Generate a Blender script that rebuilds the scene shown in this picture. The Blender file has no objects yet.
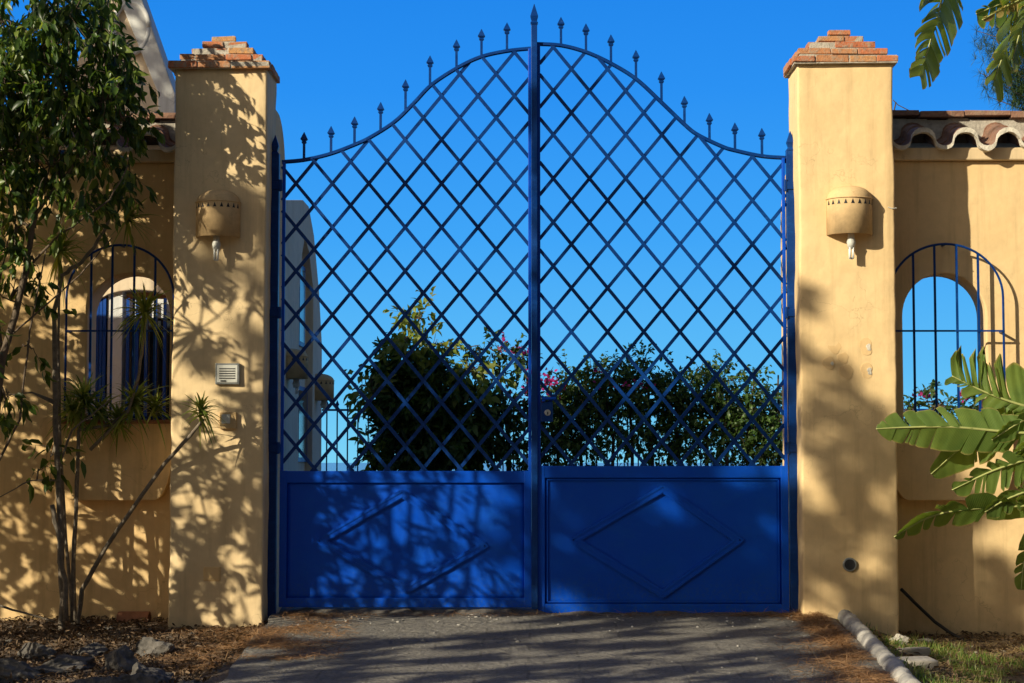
import bpy, bmesh, math, random
import numpy as np
from mathutils import Vector, Matrix, noise
from mathutils.geometry import tessellate_polygon
R = math.radians
random.seed(11); rng = np.random.default_rng(11)
S = bpy.context.scene; COL = S.collection

# ------------------------------------------------------------------ camera, sky, sun, exposure
CAM = Vector((0, -14, 1.16)); FPX = 1820.0
PITCH = R(3.756); YAW = R(0.66)
cam = bpy.data.objects.new('camera', bpy.data.cameras.new('camera')); COL.objects.link(cam)
cam.location = CAM; cam.rotation_euler = (R(90) + PITCH, 0, YAW)
cam.data.sensor_width = 36; cam.data.lens = FPX / 1024 * 36; cam.data.clip_end = 60000
S.camera = cam
MC = cam.rotation_euler.to_matrix()
def P(px, py, Y=0.0):
    """point of the vertical plane at depth Y that the photo shows at px, py"""
    d = MC @ Vector(((px - 512) / FPX, -(py - 341.5) / FPX, -1))
    return CAM + d * ((Y - CAM.y) / d.y)
SUN_AZ, SUN_EL = R(50), R(24)
SV = Vector((-math.sin(SUN_AZ) * math.cos(SUN_EL), -math.cos(SUN_AZ) * math.cos(SUN_EL), math.sin(SUN_EL)))
W = bpy.data.worlds.new('World'); S.world = W; W.use_nodes = True
nt = W.node_tree; bg = nt.nodes['Background']
sky = nt.nodes.new('ShaderNodeTexSky'); sky.sky_type = 'NISHITA'; sky.sun_disc = False
sky.sun_elevation = SUN_EL; sky.sun_rotation = R(230); sky.altitude = 50
sky.air_density = 1.0; sky.dust_density = 2.0; sky.ozone_density = 1.0
# the clear deep blue of the sky opposite the sun: a graded tone over the Nishita sky, fading out towards the sun's side
tc = nt.nodes.new('ShaderNodeTexCoord'); sx = nt.nodes.new('ShaderNodeSeparateXYZ'); nt.links.new(tc.outputs['Generated'], sx.inputs[0])
rp = nt.nodes.new('ShaderNodeValToRGB'); nt.links.new(sx.outputs[2], rp.inputs[0]); e = rp.color_ramp.elements
STR = .05
SKYC = [(0, (.20, .66, .93)), (.05, (.10, .50, .93)), (.12, (.042, .37, .93)), (.20, (.016, .275, .89)), (.28, (.007, .215, .80)), (.5, (.005, .13, .60))]
while len(e) < len(SKYC): e.new(.5)
for i, (p, c) in enumerate(SKYC): e[i].position = p; e[i].color = (*c, 1)
sc = nt.nodes.new('ShaderNodeVectorMath'); sc.operation = 'SCALE'; sc.inputs['Scale'].default_value = 0.84 / STR; nt.links.new(rp.outputs[0], sc.inputs[0])
mr = nt.nodes.new('ShaderNodeMapRange'); mr.inputs[1].default_value = 0.0; mr.inputs[2].default_value = .6; mr.inputs[4].default_value = .95
nt.links.new(sx.outputs[1], mr.inputs[0])
mx = nt.nodes.new('ShaderNodeMix'); mx.data_type = 'RGBA'; nt.links.new(mr.outputs[0], mx.inputs[0]); nt.links.new(sky.outputs[0], mx.inputs[6]); nt.links.new(sc.outputs[0], mx.inputs[7])
nt.links.new(mx.outputs[2], bg.inputs[0])
bg.inputs[1].default_value = STR
sl = bpy.data.lights.new('sun', 'SUN'); sl.energy = 5.0; sl.angle = R(0.45); sl.color = (1, .90, .68)
so = bpy.data.objects.new('sun', sl); COL.objects.link(so)
so.rotation_euler = SV.to_track_quat('Z', 'Y').to_euler()
S.view_settings.view_transform = 'Standard'; S.view_settings.look = 'None'
S.view_settings.exposure = 0.32; S.view_settings.gamma = 1; S.view_settings.use_curve_mapping = False

# ------------------------------------------------------------------ materials
def nodes(name):
    m = bpy.data.materials.new(name); m.use_nodes = True
    return m, m.node_tree, m.node_tree.nodes['Principled BSDF']
def N(t, kind, **kw):
    n = t.nodes.new(kind)
    for k, v in kw.items():
        if k in n.inputs.keys(): n.inputs[k].default_value = v
        else: setattr(n, k, v)
    return n
def ramp(t, fac, stops):
    r = t.nodes.new('ShaderNodeValToRGB'); e = r.color_ramp.elements
    while len(e) < len(stops): e.new(.5)
    for i, (p, c) in enumerate(stops):
        e[i].position = p; e[i].color = (*c, 1) if len(c) == 3 else c
    t.links.new(fac, r.inputs[0]); return r.outputs[0]
def objco(t):
    return t.nodes.new('ShaderNodeTexCoord').outputs['Object']
def mixc(t, fac, a, b, mode='MIX'):
    m = t.nodes.new('ShaderNodeMix'); m.data_type = 'RGBA'; m.blend_type = mode
    for sock, v in ((m.inputs[0], fac), (m.inputs[6], a), (m.inputs[7], b)):
        if isinstance(v, (int, float)): sock.default_value = v
        elif isinstance(v, tuple): sock.default_value = (*v, 1)
        else: t.links.new(v, sock)
    return m.outputs[2]
def bump(t, bs, h, strength, dist, prev=None):
    b = N(t, 'ShaderNodeBump', Strength=strength, Distance=dist); t.links.new(h, b.inputs['Height'])
    if prev: t.links.new(prev, b.inputs['Normal'])
    t.links.new(b.outputs[0], bs.inputs['Normal']); return b.outputs[0]
def noisy(t, co, scale, detail=6, rough=.6, dist=0):
    n = N(t, 'ShaderNodeTexNoise', Scale=scale, Detail=detail, Roughness=rough, Distortion=dist)
    t.links.new(co, n.inputs['Vector']); return n.outputs['Fac']
def scaled(t, co, sc):
    m = N(t, 'ShaderNodeMapping'); m.inputs['Scale'].default_value = sc
    t.links.new(co, m.inputs['Vector']); return m.outputs[0]

def plaster(name, col, dark, rough_scale=1.0):
    m, t, b = nodes(name); co = objco(t)
    n1 = noisy(t, co, 1.3, 5, .6); n2 = noisy(t, co, 9, 6, .65); n3 = noisy(t, co, 60, 4, .7)
    c = ramp(t, n1, [(.35, dark), (.6, col)])
    c = mixc(t, ramp(t, n2, [(.42, (0, 0, 0)), (.7, (.42, .42, .42))]), c, tuple(x * .76 for x in col))
    st = noisy(t, scaled(t, co, (5, 5, .35)), 2.2, 5, .7)          # run-off streaks
    c = mixc(t, ramp(t, st, [(.5, (0, 0, 0)), (.75, (.5, .5, .5))]), c, tuple(x * .6 for x in dark))
    # splash grime low on the wall
    sx = t.nodes.new('ShaderNodeSeparateXYZ'); t.links.new(co, sx.inputs[0])
    mr = N(t, 'ShaderNodeMapRange'); t.links.new(sx.outputs[2], mr.inputs[0])
    mr.inputs[1].default_value = -.25; mr.inputs[2].default_value = .35; mr.inputs[3].default_value = .75; mr.inputs[4].default_value = 0
    mm = t.nodes.new('ShaderNodeMath'); mm.operation = 'MULTIPLY'; t.links.new(mr.outputs[0], mm.inputs[0]); t.links.new(n2, mm.inputs[1])
    c = mixc(t, mm.outputs[0], c, (.2, .14, .08))
    # hairline cracks
    v = N(t, 'ShaderNodeTexVoronoi', feature='DISTANCE_TO_EDGE', Scale=1.4)
    w = N(t, 'ShaderNodeTexNoise', Scale=3.0, Detail=6); t.links.new(co, w.inputs['Vector'])
    a = t.nodes.new('ShaderNodeVectorMath'); a.operation = 'ADD'; t.links.new(co, a.inputs[0]); t.links.new(w.outputs['Color'], a.inputs[1])
    t.links.new(a.outputs[0], v.inputs['Vector'])
    cr = ramp(t, v.outputs['Distance'], [(0, (.5, .5, .5)), (.006, (0, 0, 0))])
    crm = t.nodes.new('ShaderNodeMath'); crm.operation = 'MULTIPLY'; t.links.new(cr, crm.inputs[0])
    t.links.new(ramp(t, n1, [(.5, (0, 0, 0)), (.6, (1, 1, 1))]), crm.inputs[1])
    c = mixc(t, crm.outputs[0], c, tuple(x * .45 for x in dark))
    t.links.new(c, b.inputs['Base Color']); b.inputs['Roughness'].default_value = .9
    b.inputs['Specular IOR Level'].default_value = .2
    p = bump(t, b, noisy(t, co, 3.2, 3, .5), .35 * rough_scale, .04)
    p = bump(t, b, n2, .28 * rough_scale, .010, p)
    bump(t, b, n3, .3, .003, p)
    return m
M = {}
M['plaster'] = plaster('ochre_plaster', (.81, .59, .315), (.76, .535, .27))
M['plaster_left'] = plaster('deep_ochre_plaster', (.81, .57, .285), (.745, .495, .225))
M['plaster_pale'] = plaster('pale_ochre_plaster', (.81, .615, .355), (.755, .555, .305))
M['patch'] = plaster('patched_plaster', (.76, .53, .27), (.68, .46, .22))
M['house'] = plaster('cream_plaster', (.80, .66, .48), (.72, .58, .40), .6)
M['white'] = plaster('white_plaster', (.74, .74, .72), (.62, .62, .60), .6)
M['lamp'] = plaster('ceramic_lamp', (.80, .56, .29), (.70, .47, .23), .5)
M['cream'] = plaster('cream_cornice', (.76, .60, .38), (.66, .50, .30), .6)

def blue(name, col, rust=.35):
    m, t, b = nodes(name); co = objco(t)
    n1 = noisy(t, co, 3, 6, .7); n2 = noisy(t, co, 40, 5, .7)
    c = mixc(t, ramp(t, n1, [(.35, (0, 0, 0)), (.7, (.7, .7, .7))]), col, (col[0] * 2, col[1] * 1.25, col[2] * 1.05))
    wear = ramp(t, n2, [(.62, (0, 0, 0)), (.72, (rust, rust, rust))])
    c = mixc(t, wear, c, (.06, .15, .34)); b.inputs['Specular IOR Level'].default_value = .2
    dust = noisy(t, scaled(t, co, (1.5, 1, 3.2)), 2.3, 8, .75)        # chalky, dusty patches
    c = mixc(t, ramp(t, dust, [(.50, (0, 0, 0)), (.72, (.42, .42, .42))]), c, (.008, .10, .42))
    sx = t.nodes.new('ShaderNodeSeparateXYZ'); t.links.new(co, sx.inputs[0])
    lo = N(t, 'ShaderNodeMapRange'); t.links.new(sx.outputs[2], lo.inputs[0])
    lo.inputs[1].default_value = 0; lo.inputs[2].default_value = .34; lo.inputs[3].default_value = .9; lo.inputs[4].default_value = 0
    mm = t.nodes.new('ShaderNodeMath'); mm.operation = 'MULTIPLY'; t.links.new(lo.outputs[0], mm.inputs[0]); t.links.new(ramp(t, n2, [(.45, (0, 0, 0)), (.75, (1, 1, 1))]), mm.inputs[1])
    c = mixc(t, mm.outputs[0], c, (.04, .10, .22))
    t.links.new(c, b.inputs['Base Color'])
    r = ramp(t, n1, [(.3, (.28, .28, .28)), (.7, (.5, .5, .5))]); t.links.new(r, b.inputs['Roughness'])
    p = bump(t, b, noisy(t, co, 7, 4), .25, .01); bump(t, b, n2, .25, .002, p)
    return m
M['blue'] = blue('blue_gloss_paint', (.0003, .062, .50))
M['shadedblue'] = blue('shaded_blue_paint', (.001, .030, .17))  # the gate's blue darkened, shade on bars and posts put into the colour
M['shutter'] = blue('blue_shutter_paint', (.01, .06, .30))

def simple(name, col, rough=.7, var=.25, sc=12, bmp=.3, metal=0, spec=.5):
    m, t, b = nodes(name); co = objco(t); n = noisy(t, co, sc, 6, .65)
    c = ramp(t, n, [(.3, tuple(x * (1 - var) for x in col)), (.7, tuple(min(1, x * (1 + var)) for x in col))])
    t.links.new(c, b.inputs['Base Color']); b.inputs['Roughness'].default_value = rough; b.inputs['Metallic'].default_value = metal
    b.inputs['Specular IOR Level'].default_value = spec
    if bmp: bump(t, b, noisy(t, co, sc * 3, 5), bmp, .01)
    return m
M['limewash'] = simple('lime_mortar', (.60, .55, .46), .95, .35, 14, .8)
M['dark'] = simple('flat_black', (.012, .012, .014), .6)  # solid near-black, also stands for the dark inside of holes
M['glass'] = simple('window_glass', (.02, .025, .03), .12, bmp=0)
M['lampglass'] = simple('white_bulb', (.8, .8, .76), .25, .05, bmp=0)
M['plastic'] = simple('white_plastic', (.55, .55, .50), .5, .12)
M['greymetal'] = simple('grey_metal', (.28, .29, .28), .4, .2, metal=.6)
M['steel'] = simple('steel', (.5, .5, .48), .35, .2, metal=.8)
M['stone'] = simple('grey_stone', (.10, .09, .08), .95, .7, 9, 1)
M['palestone'] = simple('pale_stone', (.42, .38, .32), .95, .3, 8, .8)
M['kerb'] = simple('weathered_kerb', (.34, .32, .29), .95, .3, 10, .8)
M['mortar'] = simple('mortar', (.42, .38, .32), .95, .3, 18, .9)
M['terracotta'] = simple('terracotta', (.34, .15, .08), .9, .35, 9, .6)
M['hose'] = simple('black_hose', (.015, .014, .013), .5, .2)
M['bark'] = simple('brown_bark', (.13, .095, .065), .95, .4, 22, 1)
M['darkbark'] = simple('dark_bark', (.07, .055, .04), .95, .4, 22, 1)
M['greybark'] = simple('grey_bark', (.20, .165, .125), .95, .4, 25, 1)

def brickmat():
    m, t, b = nodes('cap_brick'); co = objco(t)
    g = t.nodes.new('ShaderNodeNewGeometry')
    c = ramp(t, g.outputs['Random Per Island'], [(0, (.40, .115, .05)), (.35, (.50, .17, .075)), (.7, (.46, .20, .09)), (1, (.56, .30, .12))])
    n = noisy(t, co, 22, 6, .7)
    c = mixc(t, ramp(t, n, [(.47, (0, 0, 0)), (.62, (.85, .85, .85))]), c, (.34, .27, .20))
    c = mixc(t, ramp(t, noisy(t, co, 45, 4), [(.55, (0, 0, 0)), (.7, (.7, .7, .7))]), c, (.12, .07, .045))
    t.links.new(c, b.inputs['Base Color']); b.inputs['Roughness'].default_value = .95
    bump(t, b, n, .8, .015); return m
M['brick'] = brickmat()
def tilemat():
    m, t, b = nodes('roof_tile'); co = objco(t); n = noisy(t, co, 6, 6, .7); n2 = noisy(t, co, 30, 5, .7)
    c = ramp(t, n, [(.3, (.12, .065, .045)), (.5, (.27, .14, .09)), (.7, (.34, .24, .17))])
    c = mixc(t, ramp(t, n2, [(.5, (0, 0, 0)), (.7, (.7, .7, .7))]), c, (.16, .14, .11))
    t.links.new(c, b.inputs['Base Color']); b.inputs['Roughness'].default_value = .95
    bump(t, b, n2, .8, .012); return m
M['tile'] = tilemat()

def leafmat(name, cols, trans=.35, rough=.45, spec=.4):
    m, t, b = nodes(name)
    g = t.nodes.new('ShaderNodeNewGeometry')
    k = len(cols) - 1
    c = ramp(t, g.outputs['Random Per Island'], [(i / max(k, 1), x) for i, x in enumerate(cols)])
    t.links.new(c, b.inputs['Base Color']); b.inputs['Roughness'].default_value = rough
    b.inputs['Specular IOR Level'].default_value = spec
    tr = t.nodes.new('ShaderNodeBsdfTranslucent')
    t.links.new(mixc(t, 1.0, c, (1.6, 1.5, .7), 'MULTIPLY'), tr.inputs[0])
    mx = t.nodes.new('ShaderNodeMixShader'); mx.inputs[0].default_value = trans
    t.links.new(b.outputs[0], mx.inputs[1]); t.links.new(tr.outputs[0], mx.inputs[2])
    t.links.new(mx.outputs[0], t.nodes['Material Output'].inputs[0])
    return m
M['leaf'] = leafmat('broad_leaf', [(.03, .06, .012), (.05, .10, .018), (.09, .16, .025), (.22, .28, .05)], .45, .38, .45)
M['hedge'] = leafmat('hedge_leaf', [(.03, .06, .016), (.05, .10, .022), (.09, .15, .03)], .35)
M['hedge_green'] = leafmat('sunny_hedge_leaf', [(.035, .08, .018), (.06, .12, .025), (.11, .18, .035)], .4)
M['lime'] = leafmat('lime_leaf', [(.14, .20, .03), (.21, .27, .05), (.30, .32, .09)], .45)
M['magenta'] = leafmat('magenta_bract', [(.42, .02, .20), (.55, .04, .30), (.35, .03, .14)], .4)
M['far'] = leafmat('shade_leaf', [(.03, .06, .015), (.05, .09, .02)], .1)
M['blade'] = leafmat('sword_leaf', [(.12, .18, .035), (.20, .27, .05), (.36, .38, .12)], .4)
M['grass'] = leafmat('grass_blade', [(.08, .17, .025), (.13, .20, .04), (.30, .27, .10)], .3)
M['straw'] = leafmat('straw', [(.30, .19, .08), (.42, .30, .14), (.50, .38, .20)], .1, .8, .1)
M['needles'] = leafmat('dry_pine_needle', [(.24, .12, .055), (.34, .19, .09), (.44, .27, .14)], .1, .8, .1)
M['litter'] = leafmat('dry_leaf_litter', [(.06, .038, .025), (.12, .075, .045), (.22, .155, .10), (.09, .05, .03)], .1, .8, .1)
M['pine'] = leafmat('pine_needle', [(.05, .10, .03), (.09, .14, .05)], .2)
M['dry'] = leafmat('dry_frond', [(.42, .32, .10), (.50, .38, .14), (.24, .14, .06)], .3)

def bananamat():
    m, t, b = nodes('paddle_leaf'); co = objco(t)
    n = noisy(t, co, 5, 4); at = N(t, 'ShaderNodeAttribute', attribute_name='along')
    wv = N(t, 'ShaderNodeTexWave', Scale=1.0, Distortion=.6); wv.inputs['Detail'].default_value = 2
    ms = t.nodes.new('ShaderNodeVectorMath'); ms.operation = 'SCALE'; t.links.new(at.outputs['Vector'], ms.inputs[0]); ms.inputs['Scale'].default_value = 14
    t.links.new(ms.outputs[0], wv.inputs['Vector'])
    c = ramp(t, n, [(.3, (.06, .125, .022)), (.7, (.14, .22, .04))])
    c = mixc(t, mixc(t, .35, (0, 0, 0), wv.outputs['Color']), c, (.26, .34, .10))
    sx = t.nodes.new('ShaderNodeSeparateXYZ'); t.links.new(at.outputs['Vector'], sx.inputs[0])
    edge = ramp(t, sx.outputs[1], [(.93, (0, 0, 0)), (1, (.8, .8, .8))])
    c = mixc(t, edge, c, (.36, .30, .10))
    t.links.new(c, b.inputs['Base Color']); b.inputs['Roughness'].default_value = .33
    bump(t, b, wv.outputs['Fac'], .3, .004)
    tr = t.nodes.new('ShaderNodeBsdfTranslucent'); t.links.new(mixc(t, 1.0, c, (1.8, 1.6, .6), 'MULTIPLY'), tr.inputs[0])
    mx = t.nodes.new('ShaderNodeMixShader'); mx.inputs[0].default_value = .35
    t.links.new(b.outputs[0], mx.inputs[1]); t.links.new(tr.outputs[0], mx.inputs[2])
    t.links.new(mx.outputs[0], t.nodes['Material Output'].inputs[0]); return m
M['paddle'] = bananamat()
M['rib'] = simple('pale_leaf_rib', (.36, .38, .13), .5, .15, bmp=0)

def soil():
    m, t, b = nodes('soil'); co = objco(t)
    n1 = noisy(t, co, 1.8, 6, .7); n2 = noisy(t, co, 22, 8, .75); n3 = noisy(t, co, 90, 4, .8)
    c = ramp(t, n1, [(.3, (.13, .085, .055)), (.55, (.21, .15, .10)), (.75, (.29, .23, .16))])
    c = mixc(t, ramp(t, n2, [(.5, (0, 0, 0)), (.7, (.8, .8, .8))]), c, (.08, .055, .04))
    c = mixc(t, ramp(t, n3, [(.6, (0, 0, 0)), (.68, (.7, .7, .7))]), c, (.38, .33, .26))
    t.links.new(c, b.inputs['Base Color']); b.inputs['Roughness'].default_value = 1
    p = bump(t, b, n2, 1, .04); bump(t, b, n3, .8, .01, p); return m
M['soil'] = soil()
def drive():
    m, t, b = nodes('driveway_paving'); co = objco(t)
    n1 = noisy(t, co, 1.2, 6, .7); n2 = noisy(t, co, 35, 8, .8); n3 = noisy(t, co, 130, 3, .7)
    bk = N(t, 'ShaderNodeTexBrick', Scale=1.0); bk.inputs['Mortar Size'].default_value = .010
    bk.inputs['Brick Width'].default_value = .62; bk.inputs['Row Height'].default_value = .30
    bk.inputs['Mortar Smooth'].default_value = .3; bk.inputs['Color1'].default_value = (.29, .27, .235, 1)
    bk.inputs['Color2'].default_value = (.35, .325, .28, 1); bk.inputs['Mortar'].default_value = (.15, .135, .115, 1)
    w = N(t, 'ShaderNodeTexNoise', Scale=2.0, Detail=4); t.links.new(co, w.inputs['Vector'])
    vm = t.nodes.new('ShaderNodeVectorMath'); vm.operation = 'MULTIPLY_ADD'; t.links.new(w.outputs['Color'], vm.inputs[0])
    vm.inputs[1].default_value = (.05, .05, 0); t.links.new(co, vm.inputs[2]); t.links.new(vm.outputs[0], bk.inputs['Vector'])
    c = mixc(t, .55, ramp(t, n1, [(.3, (.25, .23, .20)), (.7, (.38, .35, .305))]), bk.outputs['Color'])
    c = mixc(t, ramp(t, n2, [(.42, (0, 0, 0)), (.65, (.75, .75, .75))]), c, (.10, .09, .08))
    c = mixc(t, ramp(t, n3, [(.6, (0, 0, 0)), (.75, (.6, .6, .6))]), c, (.42, .39, .34))
    t.links.new(c, b.inputs['Base Color']); b.inputs['Roughness'].default_value = .95
    p = bump(t, b, bk.outputs['Fac'], -.35, .012); p = bump(t, b, n2, 1, .035, p); p = bump(t, b, n3, .8, .012, p); p = bump(t, b, noisy(t, co, 6, 5, .7), 1, .06, p); bump(t, b, noisy(t, co, 17, 3, .6), 1, .03, p); return m
M['drive'] = drive()
M['hill'] = simple('dry_hillside', (.12, .12, .06), 1, .4, .05, 0)
def seamat():
    m, t, b = nodes('sea'); b.inputs['Base Color'].default_value = (.16, .33, .43, 1); b.inputs['Roughness'].default_value = .25
    bump(t, b, noisy(t, objco(t), .05, 6), .4, 2); return m
M['sea'] = seamat()

# ------------------------------------------------------------------ mesh building
ORG = {}                                    # world origin of every object made here
class MB:
    def __init__(s): s.v = []; s.f = []; s.m = []
    def add(s, vs, fs, mi=0):
        k = len(s.v); s.v += [tuple(v) for v in vs]; s.f += [tuple(i + k for i in f) for f in fs]; s.m += [mi] * len(fs)
    def box(s, a, b, mi=0, jit=0, mat=None):
        x0, y0, z0 = a; x1, y1, z1 = b
        vs = [Vector(p) for p in ((x0,y0,z0),(x1,y0,z0),(x1,y1,z0),(x0,y1,z0),(x0,y0,z1),(x1,y0,z1),(x1,y1,z1),(x0,y1,z1))]
        if jit: vs = [v + Vector([random.uniform(-jit, jit) for _ in 'xyz']) for v in vs]
        if mat: vs = [mat @ v for v in vs]
        s.add(vs, [(0,3,2,1),(4,5,6,7),(0,1,5,4),(1,2,6,5),(2,3,7,6),(3,0,4,7)], mi)
    def bar(s, a, b, w, d, mi=0, up=Vector((0, -1, 0))):
        """flat bar from a to b, w wide in the plane facing `up`, d thick along it"""
        a = Vector(a); b = Vector(b); t = (b - a).normalized(); n = up.normalized(); u = t.cross(n).normalized(); n = u.cross(t).normalized()
        vs = []
        for p in (a, b):
            for su, sn in ((-1,-1),(1,-1),(1,1),(-1,1)): vs.append(p + u * su * w / 2 + n * sn * d / 2)
        s.add(vs, [(0,1,2,3),(7,6,5,4),(0,4,5,1),(1,5,6,2),(2,6,7,3),(3,7,4,0)], mi)
    def tube(s, pts, r, n=8, mi=0, caps=True, sq=None):
        pts = [Vector(p) for p in pts]; k = len(pts)
        rr = r if isinstance(r, (list, tuple)) else [r] * k
        up = Vector((0, 0, 1)) if abs((pts[-1] - pts[0]).normalized().z) < .9 else Vector((0, 1, 0))
        vs = []; prev = None
        for i, p in enumerate(pts):
            t = (pts[min(i + 1, k - 1)] - pts[max(i - 1, 0)]).normalized()
            u = prev - t * prev.dot(t) if prev else up.cross(t)
            if u.length < 1e-5: u = Vector((1, 0, 0)).cross(t)
            u.normalize(); prev = u; w = t.cross(u)
            for j in range(n):
                a = 2 * math.pi * (j + .5) / n
                vs.append(p + (u * math.cos(a) + w * math.sin(a)) * rr[i])
        fs = [(i*n+j, i*n+(j+1)%n, (i+1)*n+(j+1)%n, (i+1)*n+j) for i in range(k-1) for j in range(n)]
        if caps: fs += [tuple(range(n-1, -1, -1)), tuple(range((k-1)*n, k*n))]
        s.add(vs, fs, mi)
    def plate(s, outer, holes, f0, f1, mi=0):
        """polygon with holes; f0 / f1 map (u, v) to the front / back face"""
        loops = [outer] + holes
        tri = tessellate_polygon([[Vector((u, v, 0)) for u, v in L] for L in loops])
        flat = [q for L in loops for q in L]; n = len(flat)
        fs = [tuple(t) for t in tri] + [tuple(i + n for i in reversed(t)) for t in tri]
        s.add([f0(*q) for q in flat] + [f1(*q) for q in flat], fs, mi)
        base = len(s.v) - 2 * n; o = 0
        for L in loops:
            k = len(L)
            for i in range(k):
                a, b = o + i, o + (i + 1) % k
                s.f.append((base + a, base + b, base + b + n, base + a + n)); s.m.append(mi)
            o += k
def finish(me, mats, smooth):
    for m in mats: me.materials.append(M[m] if isinstance(m, str) else m)
    if smooth: me.polygons.foreach_set('use_smooth', [True] * len(me.polygons))
def build(mb, name, mats, parent=None, loc=None, smooth=False, bevel=0, bseg=2, fix=True):
    me = bpy.data.meshes.new(name)
    wo = ORG[parent.name] if parent is not None else Vector(loc or (0, 0, 0))
    me.from_pydata([tuple(Vector(v) - wo) for v in mb.v], [], mb.f)
    me.polygons.foreach_set('material_index', mb.m)
    if fix:
        bm = bmesh.new(); bm.from_mesh(me); bmesh.ops.recalc_face_normals(bm, faces=bm.faces); bm.to_mesh(me); bm.free()
    finish(me, [mats] if isinstance(mats, str) else mats, smooth)
    o = bpy.data.objects.new(name, me); COL.objects.link(o)
    if parent is not None: o.parent = parent
    else: o.location = wo
    ORG[o.name] = wo
    if bevel:
        b = o.modifiers.new('bevel', 'BEVEL'); b.width = bevel; b.segments = bseg; b.limit_method = 'ANGLE'; b.angle_limit = R(40)
    return o
def raw(name, V, F, mats, parent=None, loc=None, smooth=False, mi=None):
    """big numpy meshes: V (n,3), F (m,3 or 4)"""
    wo = ORG[parent.name] if parent is not None else Vector(loc or (0, 0, 0))
    V = np.asarray(V, dtype=np.float32) - np.array(wo, dtype=np.float32); F = np.asarray(F, dtype=np.int32)
    me = bpy.data.meshes.new(name); k = F.shape[1]
    me.vertices.add(len(V)); me.vertices.foreach_set('co', V.ravel())
    me.loops.add(F.size); me.loops.foreach_set('vertex_index', F.ravel())
    me.polygons.add(len(F)); me.polygons.foreach_set('loop_start', np.arange(0, F.size, k, dtype=np.int32))
    if mi is not None: me.polygons.foreach_set('material_index', np.asarray(mi, dtype=np.int32))
    me.update(calc_edges=True); me.validate()
    finish(me, [mats] if isinstance(mats, str) else mats, smooth)
    o = bpy.data.objects.new(name, me); COL.objects.link(o)
    if parent is not None: o.parent = parent
    else: o.location = wo
    ORG[o.name] = wo; return o
def tag(o, label=None, cat=None, group=None, kind=None):
    if label: o['label'] = label
    if cat: o['category'] = cat
    if group: o['group'] = group
    if kind: o['kind'] = kind
    return o
def thing(name, loc, label, cat, group=None):
    o = bpy.data.objects.new(name, None); COL.objects.link(o); o.location = loc; o.empty_display_size = .2
    ORG[o.name] = Vector(loc); return tag(o, label, cat, group)
def dup(o, parent=None, loc=None):
    c = o.copy(); COL.objects.link(c)
    if parent is not None: c.parent = parent
    if loc is not None: c.location = loc
    for ch in [x for x in bpy.data.objects if x.parent == o]: dup(ch, c)
    return c

# ------------------------------------------------------------------ foliage helpers
def unit(a): return a / np.maximum(np.linalg.norm(a, axis=-1, keepdims=True), 1e-9)
def leaves(pos, d, nrm, L, Wd, fold=.25, curl=.12):
    """folded pointed leaves; returns V, F"""
    n = len(pos); d = unit(d); s = unit(np.cross(d, nrm)); nn = np.cross(s, d)
    L = L.reshape(-1, 1); Wd = Wd.reshape(-1, 1)
    b = pos; c1 = pos + d * L * .33 - nn * L * curl * .1; c2 = pos + d * L * .68 - nn * L * curl * .5
    tip = pos + d * L - nn * L * curl * 1.6
    up = nn * Wd * fold
    V = np.stack([b, c1 + s * Wd / 2 + up, c1, c1 - s * Wd / 2 + up, c2 + s * Wd * .4 + up * .8, c2, c2 - s * Wd * .4 + up * .8, tip], 1).reshape(-1, 3)
    T = np.array([(0,1,2),(0,2,3),(1,4,5),(1,5,2),(2,5,6),(2,6,3),(4,7,5),(5,7,6)])
    F = (T[None] + (np.arange(n) * 8)[:, None, None]).reshape(-1, 3)
    return V, F
def blades(pos, d, L, Wd, droop, seg=4, side=None):
    """narrow arching strips"""
    n = len(pos); d = unit(d); L = np.asarray(L).reshape(-1, 1); Wd = np.asarray(Wd).reshape(-1, 1); droop = np.asarray(droop).reshape(-1, 1)
    up = np.tile([0, 0, 1.], (n, 1))
    s = unit(np.cross(d, up) + rng.normal(0, .25, (n, 3))) if side is None else side
    rows = []
    for i in range(seg + 1):
        t = i / seg
        c = pos + d * L * t - up * L * droop * t * t
        w = Wd * (1 - t ** 2.2) * (.6 + .4 * min(1, t * 5)) / 2 + .0004
        rows += [c - s * w, c + s * w]
    V = np.stack(rows, 1).reshape(-1, 3); k = 2 * (seg + 1)
    T = np.array([(2*i, 2*i+1, 2*i+3, 2*i+2) for i in range(seg)])
    F = (T[None] + (np.arange(n) * k)[:, None, None]).reshape(-1, 4)
    return V, F
def ball(n):
    v = unit(rng.normal(size=(n, 3))); return v * rng.random((n, 1)) ** (1 / 2.4)
def crown(blobs, k, L, Wd, droop=.3, twig=.28, spread=.9, gap=0.0):
    """leaf arrays and twig segments for ellipsoid clusters: (centre, radii, number of twigs)"""
    pos = []; dr = []; tw = []
    for c, r, nt_ in blobs:
        c = np.array(c); r = np.array(r)
        s = c + ball(nt_) * r
        if gap > 0:
            keep = [noise.noise(Vector(p) * 1.9) > -gap_thr(gap) for p in s]; s = s[np.array(keep)]
        n = len(s)
        if n == 0: continue
        out = unit((s - c) / r + rng.normal(0, .5, (n, 3)) + np.array([0, 0, -droop]))
        tl = twig * rng.uniform(.6, 1.3, (n, 1))
        tw.append((s, s + out * tl, c))
        for j in range(k):
            t = (j + .6) / k
            p = s + out * tl * t + rng.normal(0, .012, (n, 3))
            pos.append(p); dr.append(unit(out * .7 + rng.normal(0, spread, (n, 3)) * .6 + np.array([0, 0, -droop])))
    pos = np.concatenate(pos); dr = np.concatenate(dr); n = len(pos)
    nrm = unit(rng.normal(0, .6, (n, 3)) + np.array([0, -.15, .8]))
    return leaves(pos, dr, nrm, L * rng.uniform(.45, 1.35, n), Wd * rng.uniform(.6, 1.25, n)), tw
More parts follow.
